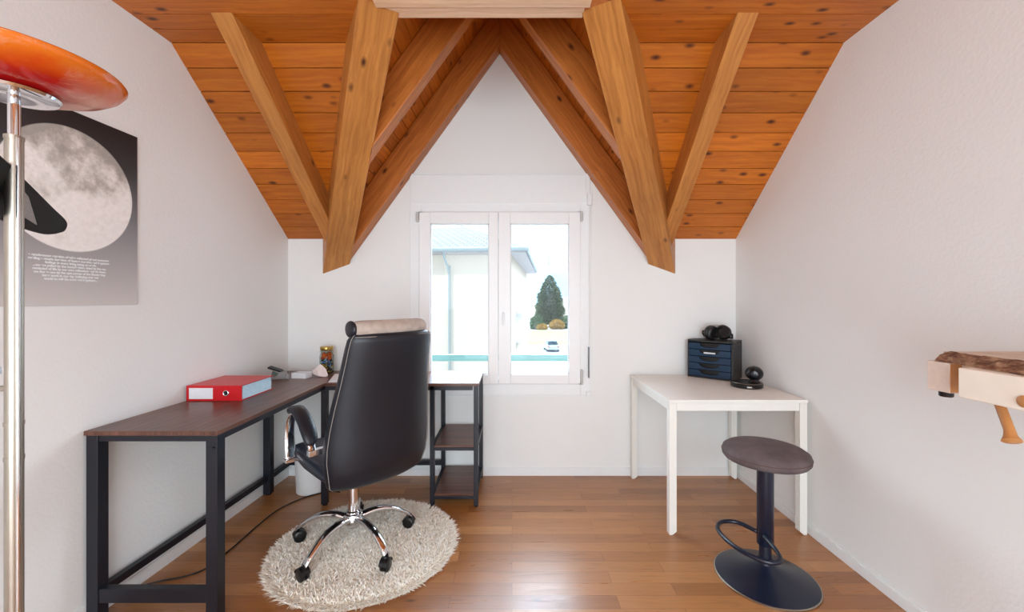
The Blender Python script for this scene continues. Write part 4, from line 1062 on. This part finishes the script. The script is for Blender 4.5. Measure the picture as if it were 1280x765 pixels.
# conifer
def leafy(name, mat, c, prof, n, size, parent, seed, droop=.3):
    rr = random.Random(seed); vs, fs = [], []
    H = prof[-1][1]
    for k in range(n):
        u = rr.random()
        z_ = H*(1-math.sqrt(1-u)) if name == 'needles' else H*u
        r_ = 0
        for i in range(len(prof)-1):
            if prof[i][1] <= z_ <= prof[i+1][1]:
                t = (z_-prof[i][1])/(prof[i+1][1]-prof[i][1]); r_ = prof[i][0]*(1-t)+prof[i+1][0]*t
        a = rr.uniform(0,2*PI); q = r_*math.sqrt(rr.uniform(.25,1))*(1+.16*math.sin(a*5+z_*2.3))
        p = Vd((c[0]+q*math.cos(a),c[1]+q*math.sin(a),c[2]+z_))
        d = Vd((math.cos(a+rr.uniform(-.6,.6)),math.sin(a+rr.uniform(-.6,.6)),rr.uniform(-droop-.3,.5))).normalized()
        s = d.cross(Vd((rr.uniform(-1,1),rr.uniform(-1,1),rr.uniform(-1,1)))).normalized()
        ss = size*rr.uniform(.6,1.3); b0 = len(vs)
        vs += [p-s*ss*.35, p+d*ss, p+s*ss*.35, p-d*ss*.4]; fs.append((b0,b0+1,b0+2,b0+3))
    return obj(name, ([tuple(v) for v in vs],fs), mat, parent)
tr = thing('conifer_tree', 'tall dark green conifer seen through the right window pane', 'tree', (10.1,110,GZ))
leafy('needles', M['needle'], (10.1,110,GZ+.6), [(2.6,0),(3.5,1.5),(3.3,5),(2.6,8.5),(1.5,11),(.3,13.2)], 9000, .55, tr, 1)
obj('trunk', tube(B(), [(10.1,110,GZ),(10.1,110,GZ+12)], [.3,.06], 8), simple('tree_bark',(90,70,56),.9), tr)
for (x,y_,r_,h_,mt,lab) in ((6.1,101,1.7,3.2,'bushleaf','green bush left of the conifer'),(11.0,101,1.7,2.3,'autumn','yellow autumn bush in front of the conifer'),(13.9,103,1.3,3.2,'bushleaf','green bush right of the conifer'),(7.2,99,1.2,1.3,'autumn','low yellowish bush at the lawn edge beside the house')):
    b_ = thing('garden_bush', lab, 'bush', (x,y_,GZ)); leafy('foliage', M[mt], (x,y_,GZ), [(r_*.8,0),(r_,h_*.4),(r_*.7,h_*.8),(.2,h_)], 1500, .4, b_, int(x*10))
    obj('stem', tube(B(), [(x,y_,GZ),(x,y_,GZ+h_*.6)], .08, 6), simple('stem_wood',(90,70,56),.9), b_)
# low far buildings
for (x,y_,w,h_,lab) in ((14.5,150,9,6.2,'white low building far right behind the conifer'),(4.8,150,6,4.0,'white low building far off left behind the conifer')):
    b_ = thing('distant_building', lab, 'building', (x+w/2,y_+4,GZ))
    obj('walls', bx((x,y_,GZ),(x+w,y_+8,GZ+h_)), M['facade'], b_)
    bm = prism(B(), [(x-.4,y_-.4,GZ+h_),(x-.4,y_+8.4,GZ+h_),(x-.4,y_+4,GZ+h_+1.6)], (w+.8,0,0)); obj('roof', bm, simple('pale_roof',(190,170,160),.8), b_)
# parked car
cr = thing('parked_car', 'pale silver car parked by the lawn far below the window', 'car', (5.6,59,GZ), R(4))
def carsec(y_, pts): return [(x, y_, z) for x,z in pts]
bm = B()
rings = []
for y_, w, h in ((-2.0,.78,.62),(-1.9,.84,.86),(-1.2,.86,.90),(.8,.86,.92),(1.8,.82,.84),(2.05,.72,.6)):
    rings.append([(-w,y_,.28),(-w,y_,h*.8),(-w*.93,y_,h),(w*.93,y_,h),(w,y_,h*.8),(w,y_,.28)])
obj('body', loft(bm, rings), M['carpaint'], cr, local=True, bev=.03)
bm = loft(B(), [[(-.76,-1.75,.88),(.76,-1.75,.88),(.76,1.1,.90),(-.76,1.1,.90)],[(-.6,-1.25,1.44),(.6,-1.25,1.44),(.6,.35,1.44),(-.6,.35,1.44)]]); obj('cabin', bm, M['darkglass'], cr, local=True, bev=.03)
obj('car_roof', bx((-.6,-1.26,1.43),(.6,.36,1.47)), M['carpaint'], cr, local=True, bev=.02)
for x in (-.78,.78):
    for y_ in (-1.3,1.3):
        m4 = Matrix.Translation((x,y_,.31)) @ Matrix.Rotation(PI/2,4,'Y'); bm = lathe(B(), [(0,-.1),(.31,-.1),(.31,.1),(0,.1)], n=20); bmesh.ops.transform(bm, matrix=m4, verts=bm.verts)
        obj('wheel', bm, M['plastic'], cr, local=True)
for x in (-.66,.66): obj('tail_light', bx((x-.12,-2.03,.62),(x+.12,-1.93,.76)), simple('tail_red',(190,40,40),.3), cr, local=True)

# ---------------------------------------------------------------- light
LOBE, BASE = 14.0, 1.12
w = bpy.data.worlds.new('sky'); bpy.context.scene.world = w; w.use_nodes = True
nt = w.node_tree; nt.nodes.clear()
ow = nt.nodes.new('ShaderNodeOutputWorld'); bg = nt.nodes.new('ShaderNodeBackground'); nt.links.new(bg.outputs[0], ow.inputs[0])
tc = N(nt,'ShaderNodeTexCoord'); sp = N(nt,'ShaderNodeSeparateXYZ'); L(nt, tc.outputs['Generated'], sp.inputs[0])
L(nt, ramp(nt, sp.outputs[2], [(0, (.86,.94,1,1)),(.25, (.80,.90,1,1)),(1, (.45,.68,1,1))]), bg.inputs[0])
# bright hazy sun-side sky above and behind the neighbouring roof
nv = N(nt,'ShaderNodeVectorMath', operation='NORMALIZE'); L(nt, tc.outputs['Generated'], nv.inputs[0])
sv = N(nt,'ShaderNodeSeparateXYZ'); L(nt, nv.outputs[0], sv.inputs[0])
ga = N(nt,'ShaderNodeMapRange', interpolation_type='SMOOTHSTEP'); inp(ga, From_Min=.19, From_Max=.34); L(nt, sv.outputs[2], ga.inputs[0])
gb = N(nt,'ShaderNodeMapRange', interpolation_type='SMOOTHSTEP'); inp(gb, From_Min=-.05, From_Max=.30); L(nt, sv.outputs[1], gb.inputs[0])
gl = N(nt,'ShaderNodeMath', operation='MULTIPLY'); L(nt, ga.outputs[0], gl.inputs[0]); L(nt, gb.outputs[0], gl.inputs[1])
ml = N(nt,'ShaderNodeMath', operation='MULTIPLY_ADD'); ml.inputs[1].default_value = LOBE; ml.inputs[2].default_value = BASE; L(nt, gl.outputs[0], ml.inputs[0]); L(nt, ml.outputs[0], bg.inputs[1])
skyc = bg.inputs[0].links[0].from_socket
L(nt, mix(nt, gl.outputs[0], skyc, (.66,.84,1,1)), bg.inputs[0])
def light(name, kind, loc, rot, energy, col, **k):
    l = bpy.data.lights.new(name, kind); l.energy = energy; l.color = col
    for a, v in k.items(): setattr(l, a, v)
    o = bpy.data.objects.new(name, l); link(o); o.location = loc; o.rotation_euler = rot; return o
sd = Vd((.75,.55,-.72))
light('sun','SUN',(0,0,10), sd.to_track_quat('-Z','Y').to_euler(), 1.2, (1,.95,.86), angle=R(.6))
# added fill light outside the rear opening, brightens the room from behind
light('rear_fill','AREA',(-.05,YR-.25,1.2),(R(90),0,0), 108, (.81,.92,1), shape='RECTANGLE', size=2.5, size_y=2.1)
# unseen glowing lamp added behind the viewpoint as room fill
cl = thing('fill_lamp', 'added round white fill lamp on the ceiling behind the viewpoint', 'lamp', (0,-.3,ZF))
em, nt2, bb, oo = new_mat('fill_glow'); bb.inputs['Emission Color'].default_value = (.96,.98,1,1); bb.inputs['Emission Strength'].default_value = 14
obj('diffuser', lathe(B(), [(0,-.07),(.14,-.06),(.2,-.03),(.2,-.02),(0,-.02)], (0,-.3,ZF), 48), em, cl, smooth=True)
obj('ceiling_plate', lathe(B(), [(0,-.02),(.21,-.02),(.21,0),(0,0)], (0,-.3,ZF), 48), M['white'], cl)

# ---------------------------------------------------------------- camera
cam = bpy.data.cameras.new('camera'); co = bpy.data.objects.new('camera', cam); link(co)
co.location = (0,0,HC); co.rotation_euler = (R(90),0,0)
cam.sensor_width = 36; cam.lens = 36*515/1280; cam.shift_y = -8.5/1280; cam.clip_end = 3000; cam.clip_start = .01
sc = bpy.context.scene; sc.camera = co
sc.view_settings.view_transform = 'Standard'; sc.view_settings.look = 'None'; sc.view_settings.exposure = 0.22; sc.view_settings.gamma = 1; sc.view_settings.use_curve_mapping = False
sc.cycles.use_denoising = True
sc.cycles.max_bounces = 10; sc.cycles.diffuse_bounces = 6; sc.cycles.transparent_max_bounces = 12
